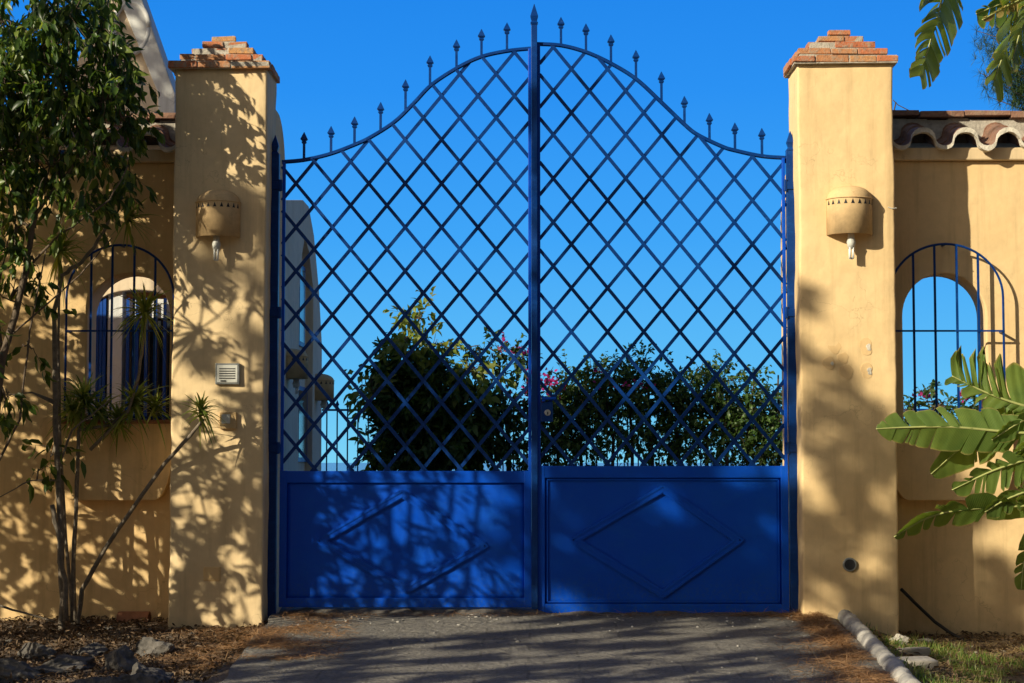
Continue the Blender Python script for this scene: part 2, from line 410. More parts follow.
def gap_thr(g): return .35 - g
def plant(name, base, label, cat, limbs, blobs, k=10, L=.14, Wd=.055, mat='leaf', bark='bark', droop=.3, twig=.28,
          group=None, gap=0, spread=.9, branches=True, trunkname='trunk', tr=.006, flowers=None):
    root = thing(name, base, label, cat, group)
    mb = MB(); nodesk = []
    for pts, r0, r1 in limbs:
        pts = [Vector(p) for p in pts]
        fine = []
        for i in range(len(pts) - 1):
            for q in range(4):
                fine.append(pts[i].lerp(pts[i+1], q / 4) + Vector([random.uniform(-1, 1) * r1 * .8 for _ in 'xyz']))
        fine.append(pts[-1]); m_ = len(fine)
        mb.tube(fine, [r0 + (r1 - r0) * i / (m_ - 1) for i in range(m_)], 8)
        nodesk += [(p, r0 + (r1 - r0) * i / (m_ - 1)) for i, p in enumerate(fine)]
    build(mb, trunkname, bark, root, smooth=True)
    (V, F), tw = crown(blobs, k, L, Wd, droop, twig, spread, gap)
    raw('crown', V, F, mat, root)
    if branches:
        bb = MB()
        for s, e, c in tw:
            cv = Vector(c); near = min(nodesk, key=lambda q: (q[0] - cv).length)
            mid = near[0].lerp(cv, .5) + Vector((0, 0, .05))
            bb.tube([near[0], mid, cv], [min(near[1], .03), tr * 2.2, tr * 1.5], 5)
            hubs = [cv] + [Vector(s[i]).lerp(cv, .45) for i in range(0, len(s), max(1, len(s) // 8))]
            for h in hubs[1:]: bb.tube([cv, h], [tr * 1.5, tr], 4, caps=False)
            for a, b in zip(s, e):
                a = Vector(a); h = min(hubs, key=lambda q: (q - a).length)
                bb.tube([h, h.lerp(a, .5) + Vector((0, 0, .02)), a, Vector(b)], [tr, tr * .8, tr * .6, tr * .3], 3, caps=False)
        build(bb, 'branches', bark, root, smooth=True, fix=False)
    if flowers:
        pts, kk = flowers
        pos = np.concatenate([np.array(c) + ball(n) * np.array(r) for c, r, n in pts])
        n = len(pos)
        V, F = leaves(pos, rng.normal(size=(n, 3)), rng.normal(size=(n, 3)), np.full(n, .045) * rng.uniform(.7, 1.2, n), np.full(n, .04), .1, .05)
        raw('blossom', V, F, kk, root)
    return root

# ------------------------------------------------------------------ ground, driveway, sea
def sstep(a, b, x): t = max(0, min(1, (x - a) / (b - a))); return t * t * (3 - 2 * t)
def gz(x, y):
    z = .031 * y if y < 0 else 0
    if y > 15: z -= (y - 15) * .25
    z -= .085 * sstep(-1.75, -2.25, x) * (1 - sstep(1.5, 4, y))
    z -= (.05 * sstep(2.15, 2.4, x) + .16 * sstep(2.3, 3.1, x)) * (1 - sstep(1.5, 4, y))
    e = max(sstep(1.8, 2.3, abs(x + .15)), .0)
    if y < 3: z += e * (.03 * noise.noise(Vector((x * 1.7, y * 1.7, 0))) + .014 * noise.noise(Vector((x * 7, y * 7, 3))))
    return z - .012 * (1 - e)
def grid(xs, ys, fz):
    V = [(x, y, fz(x, y)) for y in ys for x in xs]; n = len(xs)
    F = [(j*n+i, j*n+i+1, (j+1)*n+i+1, (j+1)*n+i) for j in range(len(ys)-1) for i in range(n-1)]
    return V, F
xs = sorted(set([-90, -60, -40, -25, -16, -12, -10, -8, -7, 6, 7, 8, 10, 13, 18, 30, 50, 90] + [round(-6 + i * .06, 3) for i in range(200)]))
ys = sorted(set([-60, -40, -28, -22, -18, -16, -14, -12, -10, -8, 2.5, 3, 4, 5, 7, 9, 12, 15, 18, 25, 40, 70, 120, 200] + [round(-7 + i * .06, 3) for i in range(150)]))
V, F = grid(xs, ys, gz)
tag(raw('ground', V, F, 'soil', smooth=True), kind='structure')
def dz(x, y): return (.031 * y if y < 0 else 0) + .004 + .004 * noise.noise(Vector((x * 2, y * 2, 9)))
def edgeL(y): return -1.98 + .045 * max(0, -y) ** 1.15 + .05 * noise.noise(Vector((y * 2.3, 5, 0))) if y < 0 else -1.9
ysd = [-16 + i * .1 for i in range(0, 161)] + [i * .5 for i in range(1, 26)]
V = []; 
for y in ysd:
    l = max(edgeL(max(y, -5)), -1.98); r_ = 2.24 - .035 * max(0, -y)
    if y > 0: l, r_ = -1.9, 1.95
    for i in range(30): x = l + (r_ - l) * i / 29; V.append((x, y, dz(x, y)))
F = [(j*30+i, j*30+i+1, (j+1)*30+i+1, (j+1)*30+i) for j in range(len(ysd)-1) for i in range(29)]
tag(raw('driveway', V, F, 'drive', smooth=True), kind='structure')
m_ = MB(); m_.add([(-30000, 210, -49), (30000, 210, -49), (30000, 50000, -49), (-30000, 50000, -49)], [(0, 1, 2, 3)])
tag(build(m_, 'sea', 'sea', fix=False), kind='structure')

# ------------------------------------------------------------------ gate pillars
def ring_shaft(x0, x1, y0, y1, z0, z1, seed, rad=.018):
    mb = MB(); per = []
    def arc(cx, cy, a0):
        for i in range(4): a = a0 + R(90) * i / 3; per.append((cx + rad * math.cos(a), cy + rad * math.sin(a)))
    def line(a, b, n):
        for i in range(1, n): per.append((a[0] + (b[0]-a[0]) * i / n, a[1] + (b[1]-a[1]) * i / n))
    arc(x1 - rad, y1 - rad, 0); line((x1 - rad, y1), (x0 + rad, y1), 14)
    arc(x0 + rad, y1 - rad, R(90)); line((x0, y1 - rad), (x0, y0 + rad), 8)
    arc(x0 + rad, y0 + rad, R(180)); line((x0 + rad, y0), (x1 - rad, y0), 14)
    arc(x1 - rad, y0 + rad, R(270)); line((x1, y0 + rad), (x1, y1 - rad), 8)
    n = len(per); K = 90; cx, cy = (x0+x1)/2, (y0+y1)/2
    for k in range(K + 1):
        z = z0 + (z1 - z0) * k / K
        for x, y in per:
            p = Vector((x, y, z)); q = .011 * noise.noise(p * 1.6 + Vector((seed, 0, 0))) + .005 * noise.noise(p * 6 + Vector((seed, 4, 0)))
            dx, dy = (x - cx) / (x1 - cx), (y - cy) / (y1 - cy)
            mb.v.append((x + q * dx * (abs(dx) > .8), y + q * dy * (abs(dy) > .8) , z))
    mb.f = [(k*n+i, k*n+(i+1)%n, (k+1)*n+(i+1)%n, (k+1)*n+i) for k in range(K) for i in range(n)]
    mb.f += [tuple(range(K*n, (K+1)*n))]; mb.m = [0] * len(mb.f); return mb
PF, PBk = -.30, .18                     # pillar front / back
def pillar(pxl, pxr, ptop, label, inner, courses, mat):
    a = P(pxl, 400, PF).x; b = P(pxr, 400, PF).x; zt = P((pxl + pxr) / 2, ptop, PF).z
    root = thing('gate_pillar', ((a + b) / 2, (PF + PBk) / 2, -.25), label, 'pillar', 'plastered pillars either side of the gate')
    build(ring_shaft(a, b, PF, PBk, -.3, zt, inner * 7.3), 'shaft', mat, root, smooth=True)
    # stepped brick cap, laid course by course
    mb = MB(); mo = MB(); cy = (PF + PBk) / 2; hd = (PBk - PF) / 2 + .05; z = zt
    for i, (l, r_, yt, yb) in enumerate(courses):
        hy = hd * (1 - i * .205)
        x0 = P(l, yt, cy - hy).x; x1 = P(r_, yt, cy - hy).x
        h = .046 if i else .052; step = [.0, .019, .018, .016, .014][i]
        z += step; zz = z
        mo.box((x0 + .012, cy - hy + .008, zz - step - .006), (x1 - .012, cy + hy - .008, zz + h - .004), jit=.006)
        def row(u0, u1, mk, bl=.235):
            u = u0; first = True
            while u < u1 - .02:
                ln = min(u1 - u, bl * random.uniform(.5, 1.25) if first else bl * random.uniform(.85, 1.15)); first = False
                if u1 - u - ln < .07: ln = u1 - u
                mk(u + .004, u + ln - .004); u += ln
        th = .115 if hy > .12 else hy
        def J(): return random.uniform(-.011, .011)
        row(x0, x1, lambda u, v: mb.box((u, cy - hy + J(), zz + J() * .3), (v, cy - hy + th, zz + h + J() * .5), jit=.003))
        if hy > .12:
            row(x0, x1, lambda u, v: mb.box((u, cy + hy - th, zz), (v, cy + hy + J(), zz + h + J() * .5), jit=.003))
            row(cy - hy + th, cy + hy - th, lambda u, v: (mb.box((x0 + J(), u, zz), (x0 + .11, v, zz + h), jit=.003),
                                                         mb.box((x1 - .11, u, zz), (x1 + J(), v, zz + h), jit=.003)))
        z += h
    cap = build(mb, 'brick_cap', 'brick', root, bevel=.005)
    build(mo, 'mortar', 'mortar', cap)
    return root, a, b, zt
random.seed(5)
pl, LA, LB, LZ = pillar(171, 264.5, 69, 'left gate pillar, ochre plaster covered in sharp leaf shadows, stepped brick cap', 1,
    [(167.5, 270, 70, 62), (179, 263, 60, 53), (191, 254, 52, 46), (202, 247, 45, 40), (211, 236, 39, 33)], 'plaster_pale')
pr, RA, RB, RZ = pillar(801, 897, 63, 'right gate pillar, sunny upper half and soft blotchy shade below, stepped brick cap', 2,
    [(793, 899, 62, 55), (798, 888, 53, 47), (808, 876, 46, 39), (818, 864, 38, 34), (828, 851, 34, 28)], 'plaster')

# repairs on the right pillar: dabs of filler, a round outlet
def disc(mb, c, r, d, n=20, wob=.2):
    pts = []
    for i in range(n):
        a = 2 * math.pi * i / n; q = r * (1 + wob * noise.noise(Vector((math.cos(a), math.sin(a), c.x * 9 + c.z))))
        pts.append((c.x + q * math.cos(a), c.z + q * math.sin(a)))
    mb.plate(pts, [], lambda u, v: (u, c.y - d, v), lambda u, v: (u, c.y + .03, v))
for (x, y, r) in ((865, 347, .055), (866, 371, .05), (829, 363, .05), (834, 347, .05), (846, 372, .052), (843, 358, .04)):
    mb = MB(); disc(mb, P(x, y, PF), r, .005, wob=.5); pt = build(mb, 'plaster_patch', 'patch', pr, bevel=.002)
    if x in (865, 866, 829):
        mb = MB(); disc(mb, P(x + 3, y + .5, PF), .021 if x > 850 else .014, .0075, wob=.8); build(mb, 'filler', 'limewash', pt, bevel=.003)
mb = MB(); c = P(849.5, 564.5, PF)
mb.tube([c + Vector((0, .02, 0)), c + Vector((0, -.016, 0))], .052, 20)
o = build(mb, 'outlet_ring', 'greymetal', pr, bevel=.004); mb = MB(); mb.tube([c + Vector((0, .02, 0)), c + Vector((0, -.018, 0))], .040, 18); build(mb, 'outlet_mouth', 'dark', o)
# low hatch outline on the left pillar
mb = MB(); c = P(212, 574, PF)
mb.box((c.x - .065, PF - .008, c.z - .055), (c.x + .065, PF + .02, c.z + .055)); build(mb, 'inspection_hatch', 'plaster_left', pl, bevel=.01)

# ------------------------------------------------------------------ boundary walls
WY, WT = .30, .30
def arch(cx, hw, z0, zs, rise, n=22):
    return [(cx - hw, z0)] + [(cx - hw * math.cos(math.pi * i / n), zs + rise * math.sin(math.pi * i / n)) for i in range(n + 1)] + [(cx + hw, z0)]
def garden_wall(side, x0, x1, mat, label, ocx, ohw, otop, osp, osill, gcx, ghw, gtop, bars, lab_g):
    """x0..x1 wall span; o* window opening, g* grille, all measured in the photograph on the wall plane"""
    C = lambda px, py, Y=WY: P(px, py, Y)
    top = C(950, 161).z if side > 0 else C(130, 163).z
    root = thing('garden_wall', ((x0 + x1) / 2, WY, -.3), label, 'wall', 'plastered boundary walls beside the gate')
    cx = C(ocx, 300).x; hw = ohw / 125.5
    hole = arch(cx, hw, C(ocx, osill).z, C(ocx, osp).z, C(ocx, otop).z - C(ocx, osp).z)
    mb = MB(); mb.plate([(x0, -.45), (x1, -.45), (x1, top), (x0, top)], [hole], lambda u, v: (u, WY, v), lambda u, v: (u, WY + WT, v))
    wl = build(mb, 'wall_face', mat, root, bevel=.012)
    # rounded return behind the pillar
    e0, e1 = (x0, x0 + .5) if side > 0 else (x1 - .5, x1)
    zt = P(280, 118, .8).z if side < 0 else P(280, 175, .8).z
    pts = [(PBk + .005, -.4), (PBk + .005, zt)] + [(.50 + .42 * math.sin(a), zt - .42 + .42 * math.cos(a)) for a in [R(q) for q in range(0, 91, 10)]] + [(.92 + .02, -.4)]
    mb = MB(); ex = e1 + .006 if side < 0 else e0 - .006
    mb.plate(pts, [], lambda u, v: (ex, u, v), lambda u, v: (ex - .3 * (1 if side < 0 else -1), u, v))
    build(mb, 'end_pier', mat, root, bevel=.03, bseg=3)
    # cornice, starting behind the pillar
    x0, x1 = (x0 + .3, x1) if side > 0 else (x0, x1 - .3)
    mb = MB(); zc = top
    mb.box((x0, WY - .05, zc), (x1, WY + WT + .05, zc + .10)); build(mb, 'cornice', 'cream', root, bevel=.01)
    # barrel tiles: covers and channels running up to a ridge
    mb = MB(); me_ = MB(); sp = 41 / 123.; xs0 = C(965, 140, WY - .12).x if side > 0 else C(148, 140, WY - .12).x
    k0 = int(math.floor((x0 - xs0) / sp)); k1 = int(math.ceil((x1 - xs0) / sp))
    yf, yb = WY - .15, WY + .42; ze = zc + .135; slope = .30
    prof = []
    for k in range(k0, k1 + 1):
        c = xs0 + k * sp
        for i in range(9): a = math.pi * i / 8; prof.append((c - .095 * math.cos(a), .085 * math.sin(a) + .0))
        for i in range(1, 8): a = math.pi * i / 8; prof.append((c + sp / 2 - (sp / 2 - .095) * math.cos(a), -.06 * math.sin(a) + .0))
    prof = [q for q in prof if x0 <= q[0] <= x1]
    rows = 3; n = len(prof)
    for r_ in range(rows):
        ya = yf + (yb - yf) * r_ / rows; yb_ = yf + (yb - yf) * (r_ + 1) / rows + .04
        lift = .012 * (rows - r_) * 0 + .0
        V = []
        for (yy, dzz) in ((ya, .018), (yb_, 0)):
            for th in (.0, -.022):
                for (x, z) in prof: V.append((x + .004 * noise.noise(Vector((x * 9, r_, 0))), yy + .012 * noise.noise(Vector((round((x - xs0) / sp), r_, 7))) , ze + (yy - yf) * slope + z + th + dzz))
        F = []
        for i in range(n - 1):
            F += [(i, i+1, 2*n+i+1, 2*n+i), (n+i+1, n+i, 3*n+i, 3*n+i+1), (i+1, i, n+i, n+i+1), (2*n+i, 2*n+i+1, 3*n+i+1, 3*n+i)]
        mb.add(V, F)
    tl = build(mb, 'roof_tiles', 'tile', root, smooth=False)
    le = MB(); V = []                       # lime edge along the tile mouths
    for yy in (yf - .012, yf + .05):
        for th in (.004, -.045):
            for i, (x, z) in enumerate(prof):
                w_ = .75 + .5 * noise.noise(Vector((x * 11, yy, 2)))
                V.append((x, yy + .01 * noise.noise(Vector((x * 8, 1, 1))), ze + z + .018 + th * w_))
    F = []
    for i in range(n - 1): F += [(i, i+1, 2*n+i+1, 2*n+i), (n+i+1, n+i, 3*n+i, 3*n+i+1), (i+1, i, n+i, n+i+1), (2*n+i, 2*n+i+1, 3*n+i+1, 3*n+i)]
    le.add(V, F); build(le, 'lime_edge', 'limewash', tl, smooth=False)
    # lime mortar bedding under the covers and along the ridge
    m2 = MB()
    for k in range(k0, k1 + 1):
        c = xs0 + k * sp + sp / 2
        if x0 + .1 < c < x1 - .1: m2.box((c - .045, yf + .05, ze - .05), (c + .045, yf + .3, ze + .02), jit=.008)
    V = []; m3 = MB(); q = 40
    zr = ze + (yb - yf) * slope
    for i in range(q):
        xa = x0 + (x1 - x0) * i / q; xb = x0 + (x1 - x0) * (i + 1) / q
        m3.box((xa, yb - .17, zr - .12), (xb, yb + .08, zr + .075 + .008 * math.sin(i * 2.3)))
    mo = build(m3, 'ridge_bedding', 'mortar', root)
    m4 = MB(); x = x0; i = 0
    while x < x1 - .05:
        ln = min(.36 + .06 * random.random(), x1 - x); zz = zr + .078 + .018 * random.random()
        m4.box((x, yb - .22, zz), (x + ln - .006, yb + .12, zz + .045), jit=.006); x += ln; i += 1
    build(m4, 'ridge_slabs', 'tile', root, bevel=.006)
    # flower box under the window, with a curved underside
    gx = C(gcx, 300).x; gw = ghw / 125.5 + .03; zs = C(ocx, osill).z; zb = C(ocx, 500).z
    out = [(gx - gw, zs), (gx - gw, zs - .22)] + [(gx - gw + .14 * (1 - math.cos(R(a))), zs - .22 - (zs - .22 - zb) * math.sin(R(a))) for a in range(10, 91, 10)]
    out += [(2 * gx - u, v) for u, v in reversed(out)]
    mb = MB(); mb.plate(out, [], lambda u, v: (u, WY - .13, v), lambda u, v: (u, WY + .02, v))
    bx = build(mb, 'flower_box', mat, root, bevel=.015)
    mb = MB(); mb.box((gx - gw - .01, WY - .16, zs), (gx + gw + .01, WY + WT * .9, zs + .03)); build(mb, 'sill', 'terracotta', bx, bevel=.008)
    # iron grille standing proud of the wall
    GY = WY - .115
    hw = ghw / 126.; gx = P(gcx, 300, GY).x; zt = P(gcx, gtop, GY).z; zsp = P(gcx, 297, GY).z; z0 = zs + .05
    frame = MB()
    pts = [(gx - hw, GY, z0)] + [(gx - hw * math.cos(math.pi * i / 28), GY, zsp + (zt - zsp) * math.sin(math.pi * i / 28)) for i in range(29)] + [(gx + hw, GY, z0)]
    frame.tube(pts, .0095, 6); frame.bar((gx - hw, GY, z0), (gx + hw, GY, z0), .016, .016)
    zc = P(gcx, 331, GY).z
    for s in (-1, 1):
        for z in (z0, zc): frame.bar((gx + s * hw, GY, z), (gx + s * hw, WY + .03, z), .016, .016, up=Vector((0, 0, 1)))
    frame.bar((gx, GY, zt), (gx, WY + .03, zt), .016, .016, up=Vector((0, 0, 1)))
    g = build(frame, 'window_grille', 'shadedblue', root, smooth=False)
    for px in bars:
        x = P(px, 300, GY).x
        if abs(x - gx) >= hw: continue
        z = zsp + (zt - zsp) * math.sqrt(1 - ((x - gx) / hw) ** 2)
        b = MB(); b.bar((x, GY, z0), (x, GY, z), .017, .014); build(b, 'bar', 'shadedblue', g)
    b = MB(); b.bar((gx - hw, GY - .012, zc), (gx + hw, GY - .012, zc), .014, .008); build(b, 'crossbar', 'shadedblue', g)
    return root, zr
random.seed(9)
xin_l = LB - .03; xin_r = RA + .03
gw_r, zr = garden_wall(1, xin_r, 9.0, 'plaster', 'right boundary wall with clay tile coping and an arched opening showing only sky', 944, 41, 273, 316, 430,
            946, 56, 244, (913.6, 935, 957, 978.5), '')
gw_l, _ = garden_wall(-1, -9.0, xin_l, 'plaster_left', 'left boundary wall behind the slender stems, arched opening with blue shutters beyond', 129, 41, 273, 316, 424,
            120, 53, 245, (91, 112, 134, 155), '')

# ------------------------------------------------------------------ wall lamps
def make_lamp(label):
    root = thing('wall_lamp', (0, 0, 0), label, 'wall lamp', 'ceramic half-drum wall lamps')
    r = .172; H = .27; n = 28; mb = MB()
    prof = [(r, -H), (r, 0)] + [(r * math.cos(R(a)) ** .8, .105 * math.sin(R(a))) for a in range(8, 90, 8)] + [(.002, .105)]
    V = []; th = .012
    for (rr, z) in prof:
        for i in range(n + 1): a = math.pi * i / n; V.append((rr * math.cos(a), -rr * math.sin(a) * .95, z))
    k = n + 1
    F = [(j*k+i, j*k+i+1, (j+1)*k+i+1, (j+1)*k+i) for j in range(len(prof)-1) for i in range(n)]
    mb.add(V, F); sh = build(mb, 'shade', 'lamp', root, smooth=True, fix=True)
    s_ = sh.modifiers.new('wall', 'SOLIDIFY'); s_.thickness = th; s_.offset = -1
    mb = MB()
    for i in range(9):
        mb = MB(); a = R(20 + i * 17.5); w = R(4.4); rr = r * 1.012; z = -.028
        q = [(rr*math.cos(a-w), -rr*math.sin(a-w)*.95, z-.018), (rr*math.cos(a+w), -rr*math.sin(a+w)*.95, z-.018), (rr*math.cos(a), -rr*math.sin(a)*.95, z+.018)]
        q2 = [(x*.9, y*.9, zz) for x, y, zz in q]
        mb.add(q + q2, [(0,1,2),(5,4,3),(0,3,4,1),(1,4,5,2),(2,5,3,0)]); build(mb, 'dark_inset', 'dark', sh)  # solid black wedges painting the shaded inside of vent holes, nothing is cut
    mb = MB(); rr = r + .005
    mb.tube([(rr*math.cos(R(a)), -rr*math.sin(R(a))*.95, 0.002) for a in range(2, 179, 8)], .004, 6); build(mb, 'rim', 'lamp', sh, smooth=True)
    mb = MB(); mb.tube([(0, -.07, -.18), (0, -.07, -H - .03), (0, -.07, -H - .06), (0, -.07, -H - .11)], [.02, .026, .034, .024], 12); mb.tube([(0, .0, -.2), (0, -.07, -.2)], .01, 6)
    hold = build(mb, 'bulb_holder', 'plastic', root, smooth=True)
    mb = MB()
    for s in (-1, 1):
        mb.tube([(s*.012, -.07, -H-.10), (s*.012, -.07, -H-.185)], .0085, 8)
        mb.tube([(s*.012, -.085, -H-.10), (s*.012, -.085, -H-.18)], .0075, 8)
    mb.tube([(-.013, -.07, -H-.182), (.013, -.07, -H-.182)], .008, 8)
    build(mb, 'bulb', 'lampglass', root, smooth=True)
    return root
lamp = make_lamp('sunlit ceramic drum lamp on the right gate pillar, throwing a dark shadow to its right')
lamp.location = P(849, 200, PF)
l2 = dup(lamp); l2['label'] = 'leaf-shaded ceramic drum lamp on the left gate pillar above the intercom'; l2.location = P(218.5, 203.5, PF); l2.scale = (.97, 1, .97)

# thin cable across the right pillar beside the lamp
mb = MB(); mb.tube([P(888, 207, PF - .006), P(892, 208.5, PF - .008), P(896.5, 208, PF - .004)], .0035, 5)
tag(build(mb, 'cable', 'plastic', loc=P(888, 207, PF)), 'short pale cable end beside the lamp on the right pillar', 'cable')
# intercom and a small blank box below it
c = P(228, 374, PF)
root = thing('intercom', c, 'grey intercom panel with a louvred speaker on the left pillar', 'intercom')
mb = MB(); mb.box((c.x-.092, PF-.03, c.z-.08), (c.x+.092, PF+.01, c.z+.08)); build(mb, 'housing', 'greymetal', root, bevel=.006)
mb = MB(); mb.box((c.x-.078, PF-.034, c.z-.066), (c.x+.078, PF-.0285, c.z+.066)); build(mb, 'face_plate', 'plastic', root, bevel=.003)
mb = MB()
for i in range(5): mb.box((c.x-.06, PF-.037, c.z+.035-i*.018), (c.x+.06, PF-.033, c.z+.042-i*.018))
build(mb, 'louvres', 'dark', root)
mb = MB(); mb.box((c.x-.05, PF-.039, c.z-.058), (c.x-.01, PF-.033, c.z-.048)); build(mb, 'button', 'dark', root)
c = P(229.5, 421, PF)
root = thing('bell_box', c, 'small plaster-coloured bell box on the left pillar below the intercom', 'bell box')
mb = MB(); mb.box((c.x-.07, PF-.028, c.z-.06), (c.x+.055, PF+.01, c.z+.065)); build(mb, 'housing', 'plaster_left', root, bevel=.006)
mb = MB(); mb.box((c.x-.055, PF-.034, c.z-.02), (c.x+.01, PF-.026, c.z+.05)); build(mb, 'cover', 'plastic', root, bevel=.004)

# ------------------------------------------------------------------ the blue gate
GL = -.02
curveL = [(282,162),(304,160),(330,154),(354,145),(371,137),(395,121.5),(415,102),(432,84.5),(459,67),(482,56.6),(507.5,51),(531,48.5)]
curveR = [(536,44),(561,45.5),(585.6,52),(610,63),(636,79),(661,102),(685,125),(698,135),(722,146.5),(735,150.5),(762,156.2),(788,158)]
def smooth_curve(pts, k=6):
    out = []
    for i in range(len(pts) - 1):
        p0 = pts[max(i-1, 0)]; p1 = pts[i]; p2 = pts[i+1]; p3 = pts[min(i+2, len(pts)-1)]
        for q in range(k):
            t = q / k; out.append(tuple(.5*((2*p1[j])+(-p0[j]+p2[j])*t+(2*p0[j]-5*p1[j]+4*p2[j]-p3[j])*t*t+(-p0[j]+3*p1[j]-3*p2[j]+p3[j])*t**3) for j in (0, 1)))
    out.append(pts[-1]); return out
def yat(cv, x):
    for (a, b), (c, d) in zip(cv, cv[1:]):
        if a <= x <= c: return b + (d - b) * (x - a) / (c - a)
    return cv[0][1] if x < cv[0][0] else cv[-1][1]
def spear(mb, x, y, z0, h, w, sh):
    """square shank with a collar and a diamond head, tip up"""
    mb.bar((x, y, z0), (x, y, z0 + h - sh * .8), .019 * w, .019 * w)
    def ring(z, r): return [(x - r, y - r * .8, z), (x + r, y - r * .8, z), (x + r, y + r * .8, z), (x - r, y + r * .8, z)]
    zs = z0 + h - sh
    R_ = [ring(zs - .006, .014 * w), ring(zs + .004, .020 * w), ring(zs + .012, .013 * w), ring(zs + sh * .32, .028 * w), ring(z0 + h, .0015)]
    V = [p for r in R_ for p in r]; F = [(k*4+i, k*4+(i+1)%4, (k+1)*4+(i+1)%4, (k+1)*4+i) for k in range(4) for i in range(4)] + [(3,2,1,0), (16,17,18,19)]
    mb.add(V, F)
def leaf_gate(side, xl, xr, curve, phase, per, ytop, ybot, spikes, dia, label):
    cv = smooth_curve(curve); z_of = lambda px, py: P(px, py, GL)
    hinge = xl if side < 0 else xr
    root = thing('gate_leaf', (P(hinge, 600, GL).x, GL, .0), label, 'gate', 'leaves of the blue gate')
    A, B = P(xl, 500, GL).x, P(xr, 500, GL).x; zt = P((xl+xr)/2, ytop, GL).z; zb = P((xl+xr)/2, ybot, GL).z
    fr = MB()
    fr.bar((A, GL, zt - .045), (B, GL, zt - .045), .09, .045)
    fr.bar((A, GL, zb + .035), (B, GL, zb + .035), .07, .045)
    ax, bx = A + .028, B - .028
    ztA = P(xl, yat(cv, xl), GL).z; ztB = P(xr, yat(cv, xr), GL).z
    fr.bar((ax, GL - .002, zb), (ax, GL - .002, zt + .002), .056, .047); fr.bar((bx, GL - .002, zb), (bx, GL - .002, zt + .002), .056, .047)
    fr.bar((A + .012, GL, zt), (A + .012, GL, ztA), .024, .03); fr.bar((B - .012, GL, zt), (B - .012, GL, ztB), .024, .03)
    build(fr, 'frame', 'blue', root, bevel=.003)
    tr = MB(); tr.tube([P(x, y, GL) for x, y in cv], .0165, 6); build(tr, 'top_rail', 'shadedblue', root)
    # lattice of flat bars, one layer behind the other
    lat = MB(); slope = per[1] / per[0]
    xlo, xhi, ylo = xl + 2, xr - 2, ytop
    for sgn, yy in ((1, GL - .006), (-1, GL + .006)):
        for k in range(-40, 41):
            seg = []
            for i in range(0, 601):
                x = xlo + (xhi - xlo) * i / 600
                y = phase[1] + sgn * slope * (x - phase[0]) + k * per[1]
                ok = y < ylo + 1 and y > yat(cv, x)
                if ok: seg.append((x, y))
                if (not ok or i == 600) and seg:
                    if len(seg) > 6:
                        a, b = P(*seg[0], yy), P(*seg[-1], yy)
                        lat.bar(a, b, .026, .010)
                    seg = []
    build(lat, 'lattice', 'shadedblue', root)
    for (x, ytip) in spikes:
        b = P(x, yat(cv, x), GL); tp = P(x, ytip, GL); sp = MB(); spear(sp, b.x, GL, b.z, tp.z - b.z, 1, .085)
        tilt = 0
        build(sp, 'spike', 'shadedblue', root)
    # sheet panel and raised lozenge moulding
    pn = MB(); n = 40; V = []; nz = 22
    for j in range(nz + 1):
        for i in range(n + 1):
            x = A + .05 + (B - A - .1) * i / n; z = zb + .06 + (zt - .08 - zb - .06) * j / nz
            V.append((x, GL - .004 + .007 * noise.noise(Vector((x * 2.2, z * 2.2, 3))) + .006, z))
    pn.add(V, [(j*(n+1)+i, j*(n+1)+i+1, (j+1)*(n+1)+i+1, (j+1)*(n+1)+i) for j in range(nz) for i in range(n)])
    p_ = build(pn, 'panel', 'blue', root, smooth=True); so_ = p_.modifiers.new('sheet', 'SOLIDIFY'); so_.thickness = .004; so_.offset = 1
    md = MB(); c = (sum(q[0] for q in dia)/4, sum(q[1] for q in dia)/4)
    for i in range(4):
        a, b = dia[i], dia[(i+1) % 4]; oy = .0012 * (i % 2)
        for s in (1, .90):
            pa = P(c[0] + (a[0]-c[0])*s, c[1] + (a[1]-c[1])*s, GL - .014); pb = P(c[0] + (b[0]-c[0])*s, c[1] + (b[1]-c[1])*s, GL - .014)
            md.bar(pa + Vector((0, oy, 0)), pb + Vector((0, oy, 0)), .015, .018)
        pa = P(c[0] + (a[0]-c[0])*.95, c[1] + (a[1]-c[1])*.95, GL - .012); pb = P(c[0] + (b[0]-c[0])*.95, c[1] + (b[1]-c[1])*.95, GL - .012)
        md.bar(pa + Vector((0, oy, 0)), pb + Vector((0, oy, 0)), .062, .013)
    build(md, 'lozenge_moulding', 'blue', p_)
    inner = MB(); zi0, zi1 = zb + .085, zt - .105
    for (a, b) in (((A+.075, zi0), (B-.075, zi0)), ((B-.075, zi0), (B-.075, zi1)), ((B-.075, zi1), (A+.075, zi1)), ((A+.075, zi1), (A+.075, zi0))):
        inner.bar((a[0], GL - .009, a[1]), (b[0], GL - .009, b[1]), .009, .007)
    if side > 0: build(inner, 'edge_beading', 'blue', p_)
    return root, zt, zb
gl, ztl, zbl = leaf_gate(-1, 280, 531.5, curveL, (387, 161.6), (36.4, 43.8), 471, 607,
    [(304,132),(331,126),(354.5,116.5),(380.6,102),(405.5,79.5),(430,55.5),(456.5,39.5),(481.5,29),(507,22.5)],
    [(316,541),(402,491),(488,546),(407,592)], 'left leaf of the blue lattice gate, its lower panel splashed with bright leaf-shaped light')
gr, ztr, zbr = leaf_gate(1, 537.5, 788, curveR, (571.4, 112.8), (36.2, 43.8), 466, 613,
    [(561,17),(586,23.5),(611,34.5),(636,50),(661.5,71.5),(684.5,96),(709.5,113),(735,122.5),(762,128)],
    [(570,540),(663,486),(743,540),(663,597)], 'right leaf of the blue lattice gate with the lock, its lower panel mostly in shade')
